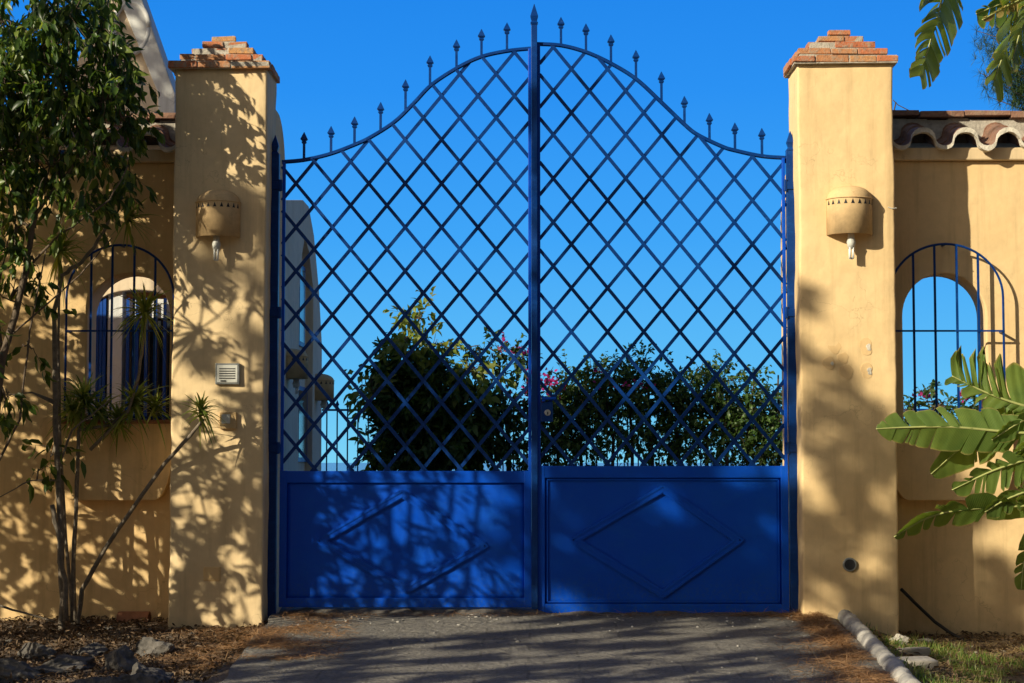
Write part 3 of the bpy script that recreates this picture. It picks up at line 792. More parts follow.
# centre post riding on the left leaf, spear tipped
mb = MB(); x = P(534.5, 400, GL).x; zt_ = P(534, 5, GL).z
mb.bar((x, GL - .034, zbl - .01), (x, GL - .034, zt_ - .16), .046, .04)
def ring(z, r, y=GL - .034): return [(x-r, y-r, z), (x+r, y-r, z), (x+r, y+r, z), (x-r, y+r, z)]
R_ = [ring(zt_-.165, .024), ring(zt_-.15, .030), ring(zt_-.14, .020), ring(zt_-.10, .030), ring(zt_, .002)]
mb.add([p for r in R_ for p in r], [(k*4+i, k*4+(i+1)%4, (k+1)*4+(i+1)%4, (k+1)*4+i) for k in range(4) for i in range(4)] + [(3,2,1,0), (16,17,18,19)])
build(mb, 'meeting_post', 'shadedblue', gl, bevel=.002)
# lock case
c = P(547, 412, GL - .04)
mb = MB(); mb.box((c.x-.05, GL-.05, c.z-.075), (c.x+.045, GL+.03, c.z+.075)); lk = build(mb, 'lock_box', 'shadedblue', gr, bevel=.006)
mb = MB(); cc = Vector((c.x+.005, GL-.056, c.z-.005)); mb.tube([cc, cc + Vector((0, .02, 0))], .024, 16); build(mb, 'escutcheon', 'steel', lk, bevel=.002)
mb = MB(); mb.box((cc.x-.004, GL-.059, cc.z-.014), (cc.x+.004, GL-.05, cc.z+.006)); build(mb, 'keyhole', 'dark', lk)
mb = MB(); mb.tube([(c.x-.04, GL-.065, c.z+.10), (c.x+.07, GL-.065, c.z+.105)], .011, 8); mb.box((c.x-.04, GL-.07, c.z+.08), (c.x-.015, GL-.02, c.z+.12)); build(mb, 'bolt', 'blue', lk, smooth=False)
# hinge posts on the pillars
for side, px, ytip, inner in ((-1, 274, 135, LB), (1, 791.8, 131, RA)):
    X = P(px, 300, GL).x; zt_ = P(px, ytip, GL).z; zb_ = -.12 if side < 0 else -.03
    root = thing('gate_post', (X, GL, zb_), ('left' if side < 0 else 'right') + ' spear-topped blue hinge post clamped to the inner side of the ' + ('left' if side < 0 else 'right') + ' pillar', 'gate post', 'hinge posts of the blue gate')
    mb = MB(); mb.bar((X, GL, zb_), (X, GL, zt_ - .15), .068, .06)
    x = X; R_ = [ring(zt_-.155, .034, GL), ring(zt_-.15, .034, GL), ring(zt_-.13, .018, GL), ring(zt_-.09, .03, GL), ring(zt_, .002, GL)]
    mb.add([p for r in R_ for p in r], [(k*4+i, k*4+(i+1)%4, (k+1)*4+(i+1)%4, (k+1)*4+i) for k in range(4) for i in range(4)] + [(3,2,1,0), (16,17,18,19)])
    build(mb, 'post', 'shadedblue', root, bevel=.003)
    for hy in (186, 313, 448):
        z = P(px, hy, GL).z; mb = MB()
        lo, hi = sorted((X + (-side) * .055, inner + side * .02))
        mb.box((lo, GL - .04, z - .03), (hi, GL + .035, z + .03)); mb.tube([(X - side * .045, GL - .03, z - .045), (X - side * .045, GL - .03, z + .045)], .016, 8)
        build(mb, 'hinge', 'shadedblue', root, bevel=.003)
# concrete sill strip under the gate
mb = MB(); n = 60; V = []
for j in range(5):
    for i in range(n + 1):
        x_ = -1.93 + 3.93 * i / n; y_ = -.13 + .30 * j / 4
        z_ = dz(x_, y_) + (.028 if 0 < j < 4 else -.01) * (1 if x_ < .05 else .35) + .022 * noise.noise(Vector((x_ * 9, y_ * 9, 0)))
        V.append((x_, y_ + .02 * noise.noise(Vector((x_ * 4, j, 0))), z_))
mb.add(V, [(j*(n+1)+i, j*(n+1)+i+1, (j+1)*(n+1)+i+1, (j+1)*(n+1)+i) for j in range(4) for i in range(n)])
tag(build(mb, 'threshold', 'stone', smooth=True), kind='structure')

# ------------------------------------------------------------------ the house on the left, behind the wall
HX = -3.02; HF = 2.9
root = thing('villa', (-6, 7, -.3), 'cream villa with white-edged gable rising behind the left wall and shrubs', 'house')
g0, g1 = P(173, 95, HF), P(138, 0, HF)
sl_ = (g1.z - g0.z) / (g1.x - g0.x)
topx = g1.x - .05; topz = g1.z + (topx - g1.x) * sl_
pz = g0.z
wx = P(140, 300, HF).x
win = arch(wx - .03, .40, P(140, 470, HF).z, P(140, 308, HF).z, .17)
mb = MB(); mb.plate([(-11, -.4), (HX, -.4), (HX, pz - .9), (g0.x + .25, pz - .55), (g0.x, pz), (topx, topz), (topx - .3, topz), (topx - .6, topz - 1.0), (topx - .8, 4.0), (-11, 3.8)], [win],
                    lambda u, v: (u, HF, v), lambda u, v: (u, HF + .3, v))
fw = build(mb, 'front_wall', 'house', root, bevel=.01)
mb = MB(); bw = .13
mb.plate([(g0.x - bw, pz - .35), (g0.x + .03, pz - .35), (g0.x + .03, pz), (topx + .03, topz + .05), (topx - .3, topz + .05), (topx - .3, topz - .1), (topx - bw, topz - .1), (g0.x - bw, pz)], [],
         lambda u, v: (u, HF - .05, v), lambda u, v: (u, HF + .32, v))
build(mb, 'white_verge', 'white', root, bevel=.01)
mb = MB(); mb.tube([P(145, 117, HF - .03), P(176, 115, HF - .03)], .018, 8); build(mb, 'pipe', 'greybark', root, smooth=True)
# round oculus in the gable, behind the crown
mb = MB(); c = P(131, 28, HF - .03); mb.tube([c + Vector((.17 * math.cos(R(a)), 0, .24 * math.sin(R(a)))) for a in range(0, 361, 15)], .03, 6); build(mb, 'oculus', 'white', root, smooth=True)
# window seen through the garden wall's arch: pale mullion and blue shutters
f = MB(); z0, z1 = P(140, 470, HF).z, P(140, 300, HF).z
f.box((wx - .31, HF + .04, z0), (wx - .17, HF + .2, z1 + .2)); f.box((wx - .42, HF + .11, z1 - .16), (wx + .36, HF + .19, z1 + .02))
wf = build(f, 'window', 'white', root, bevel=.006)
for a, b in ((wx - .42, wx - .32), (wx - .16, wx + .36)):
    mb = MB(); mb.box((a, HF + .15, z0), (b, HF + .18, z1 - .15)); build(mb, 'pane', 'glass', wf)
    k = 3 if b < wx else 6
    mb = MB()
    for i in range(k): x = a + (b - a) * (i + .5) / k; mb.box((x - .014, HF + .02, z0), (x + .014, HF + .045, z1 + .02))
    build(mb, 'shutter', 'shutter', wf)
# side wall along the drive: tall end buttress with a pointed recess, windows
def S_(px, py):                          # point of the side wall seen at px, py
    d = MC @ Vector(((px - 512) / FPX, -(py - 341.5) / FPX, -1)); return CAM + d * ((HX - CAM.x) / d.x)
o1 = [S_(286, 200), S_(303, 200), S_(309, 207), S_(314, 235), S_(319, 290), S_(322, 345)]
yE = S_(322, 400).y; yS = HF + .31
outl = [(yS, -.4), (yS, 3.5), (o1[0].y - 1.2, 3.5), (o1[0].y - .9, o1[0].z - .1)] + [(p.y, p.z) for p in o1] + [(yE, -.4)]
a0, a1, a2 = S_(299.5, 290), S_(305, 236), S_(313.5, 290)
pk = [(a0.y, .3), (a0.y, a0.z), ((a0.y + a1.y) / 2, (a0.z + a1.z) / 2 + .12), (a1.y, a1.z), ((a1.y + a2.y) / 2, (a1.z + a2.z) / 2 + .14), (a2.y, a2.z), (a2.y, .3)]
mb = MB(); mb.plate(outl, [pk], lambda u, v: (HX, u, v), lambda u, v: (HX - .38, u, v))
sw = build(mb, 'side_wall', 'house', root, bevel=.02)
mb = MB(); mb.box((HX - .16, a0.y - .1, .2), (HX - .10, a2.y + .1, a1.z)); build(mb, 'recess_back', 'house', sw)
for (pa, pb, ya, yb) in ((304, 310, 262, 345), (303, 312.5, 385, 462)):
    A_, B_ = S_(pa, ya), S_(pb, yb); mb = MB(); z1_, z0_ = S_(pa, ya).z, S_(pa, yb).z
    mb.box((HX - .11, A_.y, z0_), (HX - .07, B_.y, z1_)); w_ = build(mb, 'window', 'shutter', sw, bevel=.005)
    mb = MB(); mb.box((HX - .07, A_.y + .12, z0_ + .06), (HX - .065, B_.y - .12, z1_ - .06)); build(mb, 'pane', 'glass', w_)
mb = MB(); mb.box((-11, HF + 6, -.4), (-10.8, yE, 4.6)); mb.box((-11, yE - .2, -.4), (HX - .39, yE, 3.4)); build(mb, 'rear_wall', 'house', root)
mb = MB(); zz = 3.3
mb.add([(-11, HF + .31, zz), (HX - .39, HF + .31, zz), (HX - .39, yE - .3, zz), (-11, yE - .3, zz), (-11, HF + .31, zz + .12), (HX - .39, HF + .31, zz + .12), (HX - .39, yE - .3, zz + .12), (-11, yE - .3, zz + .12)],
       [(0,3,2,1),(4,5,6,7),(0,1,5,4),(1,2,6,5),(2,3,7,6),(3,0,4,7)]); build(mb, 'roof_slab', 'terracotta', root)
for px, py, lab in ((288, 357, 'nearer of the two ceramic lamps on the villa side wall behind the gate'), (316.5, 381, 'farther ceramic lamp at the end of the villa side wall by the railing')):
    q = dup(lamp); q['label'] = lab; p = S_(px, py); q.location = (HX, p.y, p.z); q.rotation_euler = (0, 0, R(90)); q.scale = (1, 1.5, 1)

# ------------------------------------------------------------------ railing at the back of the garden
FY = yE + .3; root = thing('railing', (P(326, 460, FY).x, FY, 0), 'thin spear-topped iron railing at the far end of the garden', 'railing')
x0 = P(322, 400, FY).x; x1 = x0 + 9; zr0 = P(340, 410, FY).z
mb = MB(); mb.bar((x0, FY, zr0), (x1, FY, zr0), .03, .02); mb.bar((x0, FY, .12), (x1, FY, .12), .03, .02); build(mb, 'rails', 'shadedblue', root)
mb = MB(); xa = P(327, 400, FY).x; spear(mb, xa, FY, 0, P(327, 400, FY).z, 1, .1); b0 = build(mb, 'bar', 'shadedblue', root)
for i in range(1, 58): dup(b0, root, (b0.location.x + i * .15, 0, 0))

# ------------------------------------------------------------------ planting behind the gate
HY = 7.0
def Q(px, py, Y): return tuple(P(px, py, Y))
def blob(px, py, Y, rx, rz, n, ry=None):
    return (Q(px, py, Y), (rx / (FPX / (14 + Y)), (ry or rx / (FPX / (14 + Y))), rz / (FPX / (14 + Y))), n)
zg = 0
plant('shrub', (P(440, 460, HY).x, HY, zg), 'big dense dark shrub with pale sunlit shoots on top, left of the gate centre', 'shrub',
      [([(P(430,460,HY).x, HY, 0), Q(430,440,HY), Q(425,390,HY)], .06, .03), ([(P(460,460,HY).x, HY, 0), Q(470,440,HY), Q(480,400,HY)], .05, .03)],
      [blob(404,402,HY,26,44,220), blob(434,400,HY,32,44,250), blob(470,424,HY,30,32,110), blob(404,455,HY,30,34,190), blob(448,455,HY,40,34,140), blob(388,362,HY,12,14,34)],
      k=11, L=.11, Wd=.055, mat='hedge', bark='darkbark', twig=.22, tr=.004, branches=False)
plant('vine', (P(415, 460, HY).x, HY - .1, zg), 'loose lime-green climber shooting up from the top of the dark shrub', 'climbing plant',
      [([(P(415,460,HY).x, HY-.1, 0), Q(412,420,HY), Q(405,350,HY), Q(422,312,HY)], .02, .006), ([Q(412,400,HY), Q(450,350,HY), Q(480,345,HY)], .015, .005)],
      [blob(421,318,HY-.2,13,7,14), blob(405,342,HY-.2,15,15,22), blob(433,345,HY-.2,16,14,14), blob(468,372,HY-.2,30,11,26), blob(374,390,HY-.3,8,22,20), blob(370,455,HY-.3,5,18,10)],
      k=8, L=.12, Wd=.06, mat='lime', bark='bark', twig=.25, tr=.004)
plant('bougainvillea', (P(510, 460, HY + .3).x, HY + .3, zg), 'magenta-flowered bougainvillea behind the meeting posts of the gate', 'shrub',
      [([(P(510,460,HY+.3).x, HY+.3, 0), Q(508,430,HY+.3), Q(500,380,HY+.3), Q(498,345,HY+.3)], .04, .008), ([Q(508,430,HY+.3), Q(530,400,HY+.3), Q(522,350,HY+.3)], .025, .006)],
      [blob(500,404,HY+.3,30,28,84), blob(520,430,HY+.3,34,34,80), blob(548,405,HY+.3,22,24,56), blob(552,440,HY+.3,22,26,46), blob(500,352,HY+.3,18,12,16), blob(480,350,HY+.3,12,8,10), blob(520,360,HY+.3,14,14,16)],
      k=8, L=.075, Wd=.045, mat='hedge', bark='darkbark', twig=.2, tr=.004,
      flowers=([(Q(620,385,HY+.2), (.5,.1,.06), 24), (Q(503,342,HY+.2), (.05,.1,.12), 16), (Q(520,350,HY+.2), (.12,.1,.06), 36), (Q(475,370,HY+.2), (.12,.1,.1), 22), (Q(552,382,HY+.2), (.09,.1,.06), 30), (Q(597,371,HY+.2), (.05,.1,.04), 12), (Q(535,385,HY+.2), (.4,.2,.25), 90)], 'magenta'))
hb = []
for i, (x, y) in enumerate(((560,388),(585,380),(612,374),(640,372),(668,384),(695,380),(722,382),(748,392),(772,405))):
    hb += [blob(x, y + 14, HY + .5, 24, 26, 104), blob(x + 6, y + 54, HY + .5, 26, 30, 74)]
    hb += [blob(x + 5, y - 10, HY + .5, 8, 14, 7)]
plant('hedge', (P(670, 460, HY + .5).x, HY + .5, zg), 'long loose hedge with sky showing through its lower stems, right of the gate centre', 'hedge',
      [([(P(x,460,HY+.5).x, HY+.5, 0), Q(x+random.uniform(-6,6),440,HY+.5), Q(x+random.uniform(-10,10),375,HY+.5)], .03, .01) for x in range(560, 790, 24)],
      hb, k=10, L=.065, Wd=.036, mat='hedge_green', bark='darkbark', twig=.2, tr=.004, spread=1.1)
plant('flowering_bush', (P(945, 430, 5).x, 5, zg), 'pink-flowered bush peeping over the sill of the right arched opening', 'shrub',
      [([(P(945,430,5).x, 5, 0), Q(943,430,5), Q(935,392,5)], .03, .006), ([Q(943,430,5), Q(975,410,5)], .02, .006)],
      [blob(935,408,5,26,16,36), blob(975,410,5,20,16,30), blob(930,388,5,7,8,5), blob(908,412,5,12,12,14)], k=7, L=.07, Wd=.04, mat='hedge', twig=.16, tr=.004,
      flowers=([(Q(966,395,5), (.10,.1,.07), 46), (Q(925,395,5), (.12,.1,.05), 16)], 'magenta'))

# ------------------------------------------------------------------ the leafy tree at the left edge
TY = -.75
D = TY
random.seed(3)
plant('broadleaf_tree', (P(54, 618, D).x - .4, D, gz(P(20, 618, D).x, D)), 'leafy dark green tree filling the upper left corner over the wall', 'tree',
      [([(P(-30,620,D).x, D, -.15), Q(-12,480,D), Q(3,360,D), Q(25,272,D), Q(35,215,D), Q(20,140,D), Q(40,60,D)], .035, .012),
       ([Q(-60,640,D-.1), Q(-30,430,D-.1), Q(-20,300,D-.1), Q(-5,220,D), Q(0,120,D)], .03, .012),
       ([Q(35,215,D), Q(70,170,D), Q(105,110,D), Q(118,60,D)], .014, .006), ([Q(25,270,D), Q(60,235,D), Q(110,200,D), Q(128,165,D)], .010, .005),
       ([Q(0,345,D), Q(40,310,D), Q(80,275,D), Q(112,238,D)], .008, .004),
       ([Q(-12,480,D), Q(20,420,D-.1), Q(30,330,D-.1), Q(46,250,D)], .010, .005), ([Q(3,360,D), Q(-4,300,D+.1), Q(8,240,D+.1)], .010, .005)],
      [blob(15,30,D,40,36,48,.5), blob(65,25,D,40,34,44,.5), blob(102,40,D,22,34,22,.4), blob(15,95,D,36,36,52,.5), blob(62,90,D,38,38,44,.5), blob(103,98,D,26,28,26,.4),
       blob(8,165,D,24,34,28,.4), blob(50,165,D,26,28,22,.4), blob(100,160,D,24,20,13,.3), blob(122,118,D,16,12,8,.2), blob(15,230,D,16,24,9,.3), blob(60,-10,D,60,26,44,.5), blob(118,75,D,14,24,8,.2),
       blob(82,205,D,18,16,8,.2), blob(10,300,D,12,28,5,.3), blob(28,345,D,12,18,2,.2), blob(6,400,D,12,22,3,.3), blob(30,262,D,16,18,6,.3), blob(125,60,D,8,20,6,.2),
       blob(-50,60,D,60,80,110,.6), blob(-40,190,D,30,80,50,.5), blob(-60,330,D,40,60,40,.4)],
      k=12, L=.105, Wd=.042, mat='leaf', bark='bark', droop=.85, twig=.28, tr=.005)
random.seed(4)
plant('broadleaf_sapling', (P(62, 619, -.2).x, -.2, gz(-3.4, -.2)), 'slender sapling with bare grey stems in front of the left wall', 'tree',
      [([(P(63,622,-.2).x, -.2, -.2), Q(62,560,-.2), Q(57,470,-.2), Q(54,380,-.2), Q(55,310,-.2), Q(62,275,-.2), Q(82,262,-.2), Q(104,232,-.2), Q(118,190,-.2)], .026, .010),
       ([Q(68,622,-.25), Q(60,540,-.25), Q(52,505,-.25)], .022, .018),
       ([Q(72,622,-.15), Q(73,560,-.15), Q(76,480,-.15), Q(78,430,-.15)], .012, .007),
       ([Q(58,480,-.2), Q(30,480,-.2), Q(0,497,-.25)], .008, .004), ([Q(57,470,-.2), Q(72,430,-.2), Q(110,400,-.2)], .010, .005),
       ([Q(-10,602,-.3), Q(20,612,-.3), Q(55,622,-.3)], .010, .006)],
      [blob(40,470,-.2,10,12,4,.1), blob(8,395,-.2,14,14,6,.1), blob(125,180,-.2,12,20,8,.1), blob(52,455,-.2,8,14,4,.1)],
      k=5, L=.13, Wd=.05, mat='leaf', bark='greybark', droop=.7, twig=.2, tr=.003)

# ------------------------------------------------------------------ spiky dracaena in front of the left window
def rosette(c, axis, n, L, name, root, w=.016):
    c = np.array(c); ax = np.array(axis) / np.linalg.norm(axis)
    d = unit(rng.normal(size=(n, 3)) + ax * .75); pos = c + ax * rng.uniform(-.05, .04, (n, 1))
    V, F = blades(pos, d, L * rng.uniform(.65, 1.15, n), np.full(n, w), rng.uniform(.1, .6, n), 5)
    return raw(name, V, F, 'blade', root)
DY = -.02
root = thing('dracaena', (P(76, 618, DY).x, DY, gz(-3.4, DY)), 'spiky dracaena with thin curved stems and sword-leaf tufts before the left window', 'plant')
stems = [[(76,622),(82,590),(104,550),(135,505),(165,463),(190,436),(203,420)], [(90,450),(128,412),(138,378),(143,345),(144,322)], [(76,622),(74,560),(78,470),(79,430),(84,408)],
         [(74,622),(66,540),(60,440),(58,340),(60,262)], [(79,430),(110,425),(132,408)]]
yy = [-.55, .02, .02, -.04, .05]
mb = MB()
for i, st in enumerate(stems):
    pts = []
    for j, (x, y) in enumerate(st):
        Yj = DY + (yy[i] - DY) * j / (len(st) - 1); p = P(x, y, Yj)
        if y == 622: p.z = -.2
        pts.append(p + Vector((0, 0, 0)))
    fine = []
    for a, b in zip(pts, pts[1:]):
        for q in range(4): fine.append(a.lerp(b, q / 4) + Vector([random.uniform(-.003, .003) for _ in 'xyz']))
    fine.append(pts[-1]); n = len(fine)
    mb.tube(fine, [(.019 if i == 0 else .014) * (1 - .35 * k / n) for k in range(n)], 8)
build(mb, 'stems', 'greybark', root, smooth=True)
for (px, py, Y, ax, n, L) in ((201,412,-.55,(.2,-.2,.8),44,.20), (145,312,.02,(.1,-.2,.9),60,.33), (84,400,.06,(0,-.3,.8),64,.33), (60,252,.0,(.3,-.2,.8),52,.30), (134,402,.05,(.2,-.2,.8),56,.30), (100,412,.08,(-.2,-.3,.8),40,.27), (155,408,.06,(.2,-.2,.8),30,.24), (72,412,.05,(-.3,-.2,.8),44,.27), (118,420,.05,(.1,-.3,.8),40,.24), (128,218,-.1,(.3,-.2,.5),34,.26)):
    rosette(P(px, py, Y), ax, int(n * 1.7), L, 'tuft', root, .021)

# ------------------------------------------------------------------ big paddle leaves at the right edge
def paddle(name, pts, hw, side_up, root, tears=5, seed=0, droop=.25, gapw=.10, prof=None, mat='paddle', ragged=.12, asym=1, fold=0):
    """midrib points (base to tip), half width, vector toward which the blade's one half opens"""
    rs = random.Random(seed); pts = [Vector(p) for p in pts]
    cv = []
    for i in range(len(pts) - 1):
        p0 = pts[max(i-1, 0)]; p1, p2 = pts[i], pts[i+1]; p3 = pts[min(i+2, len(pts)-1)]
        for q in range(12):
            t = q / 12; cv.append(.5*((2*p1)+(-p0+p2)*t+(2*p0-5*p1+4*p2-p3)*t*t+(-p0+3*p1-3*p2+p3)*t**3))
    cv.append(pts[-1]); n = len(cv)
    V = []; F = []; at = []
    for s in (-1, 1):
        cuts = sorted(rs.sample(range(3, n - 4), min(tears, n - 8))); groups = []; a = 0
        for c in cuts + [n - 1]:
            if c - a >= 1: groups.append((a, c)); a = c
        for gi, (a, b) in enumerate(groups):
            dr = droop * rs.uniform(.5, 1.6); lean = rs.uniform(-.05, .22); shrt = rs.uniform(1 - ragged * 2, 1)
            m = b - a; start = len(V); K = 6
            for i in range(a, b + 1):
                t = i / (n - 1); T = (cv[min(i+1, n-1)] - cv[max(i-1, 0)]).normalized()
                u = side_up - T * side_up.dot(T); u.normalize(); nn = T.cross(u)
                w = hw * (prof(t) if prof else (math.sin(math.pi * min(1, .06 + t * .94)) ** .55 * (1 - .25 * t)))
                if s < 0: w *= asym
                f_ = (i - a) / m if m else 0
                tap = 1 - gapw * abs(2 * f_ - 1) ** 3      # each strip narrows a little to its end
                for k in range(K + 1):
                    v = k / K
                    p = cv[i] + u * s * w * v * shrt * tap + T * (w * lean * v + w * .35 * v) * (1 if True else 0)
                    if s < 0: p += nn * fold * w * v
                    cen = cv[(a + b) // 2] - cv[i]
                    p += cen * gapw * v * v
                    p += Vector((0, 0, -1)) * dr * w * v * v + nn * .06 * w * math.sin(v * 2.6 + gi) + nn * .02 * w * math.sin(i * 1.9)
                    V.append(p); at.append((t * 3, v, 0))
            for i in range(m):
                for k in range(K): q = start + i * (K + 1) + k; F.append((q, q + 1, q + K + 2, q + K + 1))
    o = raw(name, [tuple(v) for v in V], F, mat, root, smooth=True)
    ca = o.data.attributes.new('along', 'FLOAT_VECTOR', 'POINT'); ca.data.foreach_set('vector', np.array(at, dtype=np.float32).ravel())
    mb = MB(); mb.tube(cv, [.011 * (1 - .8 * i / n) + .002 for i in range(n)], 6)
    r_ = build(mb, 'midrib', 'rib', o, smooth=True)
    return o
BY = -1.2
root = thing('bird_of_paradise', (P(1075, 640, BY).x, BY, gz(4, BY)), 'broad torn paddle leaves of a bird of paradise plant reaching in from the right edge', 'plant')
crownp = lambda: None
mb = MB(); bx = P(1075, 640, BY)
for k, (px, py) in enumerate(((1040, 432), (1045, 400), (1050, 470), (1055, 510), (1068, 560))):
    e = P(px, py, BY + .05 * k); mb.tube([(bx.x + .03 * k - .06, BY, gz(4, BY) - .05), (bx.x + .03 * k - .05, BY, .4), tuple(e + Vector((.10, 0, -.15))), tuple(e)], [.035, .03, .018, .014], 8)
build(mb, 'stalks', 'rib', root, smooth=True)
up = Vector((0, -.35, 1))
pr1 = lambda t: max(.01, min(1, 1.0 - max(0, (t - .45) / .55) ** 1.7))
paddle('paddle_leaf', [P(1040,434,BY), P(1003,431.5,BY), P(950,427,BY-.02), P(905,427.5,BY-.05), P(876,429,BY-.08)], .20, Vector((0, .45, 1)), root, 10, 1, .10, .09, pr1, asym=.75, fold=.7, ragged=.16)
paddle('paddle_leaf', [P(1050,412,BY+.1), P(1018,404,BY+.1), P(985,392,BY+.1), P(952,376,BY+.1)], .29, Vector((.12, -.1, 1)), root, 13, 2, -.1, .34, lambda t: (.45 + .55 * math.sin(math.pi * min(1, .1 + .8 * t))), asym=.45)
paddle('paddle_leaf', [P(1035,425,BY+.15), P(1000,425,BY+.15), P(965,445,BY+.15), P(931,474,BY+.12)], .19, Vector((.6, -.1, 1)), root, 3, 3, .2, .05)
paddle('paddle_leaf', [P(1060,452,BY-.1), P(1025,460,BY-.1), P(990,472,BY-.1), P(952,490,BY-.1)], .16, Vector((.1, -.3, 1)), root, 12, 4, .3, .25)
paddle('paddle_leaf', [P(1070,505,BY-.15), P(1020,506,BY-.15), P(960,510,BY-.15), P(925,519,BY-.15), P(894,537,BY-.15)], .19, Vector((0, -.9, 1)), root, 8, 5, .15, .2, asym=.8)
paddle('paddle_leaf', [P(1065,500,BY-.05), P(1040,530,BY-.05), P(1025,560,BY-.05), P(1021,590,BY-.05)], .12, Vector((-1, -.3, 0)), root, 4, 6, .1, .12)
paddle('paddle_leaf', [P(1060,375,BY+.2), P(1035,385,BY+.2), P(1014,402,BY+.2), P(1000,428,BY+.2)], .17, Vector((.4, -.4, 1)), root, 5, 7, .3, .2)
paddle('paddle_leaf', [P(1070,430,BY+.02), P(1045,436,BY+.02), P(1022,450,BY+.02), P(1006,470,BY+.02)], .17, Vector((.4, -.5, 1)), root, 6, 8, .3, .2)
paddle('paddle_leaf', [P(1060,480,BY-.2), P(1030,490,BY-.2), P(1005,500,BY-.2), P(985,512,BY-.2)], .12, Vector((.1, -.5, 1)), root, 8, 9, .2, .2)
paddle('paddle_leaf', [P(1070,400,BY-.05), P(1040,412,BY-.05), P(1015,425,BY-.05), P(992,440,BY-.05)], .13, Vector((.2, -.5, 1)), root, 8, 10, .2, .2)
# tall second clump whose leaves hang into the top corner
root = thing('giant_bird_of_paradise', (P(1120, 640, BY).x + .3, BY - .3, gz(5, BY) ), 'tall banana-like plant whose torn, partly dried leaves hang into the top right corner', 'plant')
TY2 = BY - .3; bx = ORG[root.name]; mb = MB()
for k, (px, py) in enumerate(((960, -60), (1040, -70), (1090, -20))):
    e = P(px, py, TY2); mb.tube([tuple(bx), (bx.x + .02 * k, TY2, 2.2), (bx.x - .1, TY2, 3.6 + .1 * k), tuple(e.lerp(Vector((bx.x, TY2, e.z)), .4) + Vector((0, 0, .15))), tuple(e)], [.08, .05, .03, .02, .014], 8)
build(mb, 'stalks', 'greybark', root, smooth=True)
paddle('paddle_leaf', [P(962,-70,TY2), P(948,-25,TY2), P(934,30,TY2), P(919,76,TY2)], .27, Vector((1, 1, .1)), root, 14, 11, .22, .05, lambda t: .35 + .65 * math.sin(math.pi * (.15 + .83 * t)))
paddle('paddle_leaf', [P(1045,-75,TY2), P(1030,-30,TY2), P(1012,30,TY2), P(994,80,TY2)], .30, Vector((1, 1.1, .1)), root, 18, 12, .3, .2, lambda t: .35 + .65 * math.sin(math.pi * (.15 + .8 * t)))
paddle('paddle_leaf', [P(1085,-60,TY2-.1), P(1050,-20,TY2-.1), P(1025,20,TY2-.1), P(1012,60,TY2-.1)], .24, Vector((1, .9, .2)), root, 18, 15, .3, .2)
paddle('paddle_leaf', [P(1090,-20,TY2+.1), P(1050,-15,TY2+.1), P(1010,0,TY2+.1), P(976,14,TY2+.1)], .17, Vector((0, -.5, 1)), root, 8, 13, .6, .2)
o = paddle('dried_leaf', [P(1080,-30,TY2-.1), P(1050,-12,TY2-.1), P(1015,2,TY2-.1), P(982,20,TY2-.1)], .08, Vector((0, -.5, 1)), root, 12, 14, .5, .3, mat='dry', ragged=.3)
# pine foliage behind it
pc = [(P(1015, 50, 3.5), .42), (P(1035, 20, 3.5), .5), (P(1010, 80, 3.5), .26), (P(1050, 80, 3.5), .5), (P(1030, 100, 3.5), .2)]
root = thing('pine_tree', (P(1075, 600, 3.5).x, 3.5, 0), 'feathery pine crown behind the torn leaves in the top right corner', 'tree')
mb = MB(); b_ = P(1075, 600, 3.5)
mb.tube([(b_.x, 3.5, -.1), (b_.x + .05, 3.5, 2.5), (b_.x - .05, 3.5, 5.5)], [.16, .12, .05], 10)
VV = []; FF = []; off = 0
for c, r in pc:
    n = int(170 * r / .4); s = np.array(c) + ball(n) * r
    for p in s:
        mb.tube([(b_.x - .03, 3.5, p[2] - .3), tuple(p)], [.012, .003], 3, caps=False) if random.random() < .1 else None
    k = 26; pos = np.repeat(s, k, 0); d = unit(rng.normal(size=(n * k, 3)) + np.array([-.2, 0, .5]))
    V, F = blades(pos, d, rng.uniform(.07, .13, n * k), np.full(n * k, .0035), np.full(n * k, .2), 2); VV.append(V); FF.append(F + off); off += len(V)
build(mb, 'trunk', 'bark', root, smooth=True)
raw('crown', np.concatenate(VV), np.concatenate(FF), 'pine', root)

# ------------------------------------------------------------------ unseen trees: those left of the drive cast the dapple, the back row is added to dim the sky
random.seed(21)
def shade_tree(x, y, blobs, lab, L=.16, k=9, name='shade_tree', clump=0, seed=1):
    """blobs: (centre, radii, twigs); with clump > 0 each blob is broken into tight sprays with open air between them"""
    z0 = gz(x, y); top = max(b[0][2] for b in blobs)
    limbs = [([(x, y, z0 - .1), (x + .1, y, z0 + 1.2), (x - .05, y + .1, top * .75)], .12, .05)]
    for c, rr, n in blobs: limbs.append(([(x, y, min(c[2] - .6, top * .6)), tuple(Vector((x, y, c[2] - .4)).lerp(Vector(c), .5)), tuple(c)], .045, .015))
    if clump:
        out = []
        for c, rr, n in blobs:
            q = max(2, n // 30)
            for p in ball(q) * np.array(rr) + np.array(c): out.append((tuple(p), (clump, clump, clump * .8), 16))
        blobs = out
    plant(name, (x, y, z0), lab, 'tree', limbs, blobs, k=k, L=L, Wd=L * .45, mat='far', bark='darkbark', droop=.4, twig=.13 if clump else (.38 if L < .12 else .24), tr=.006)
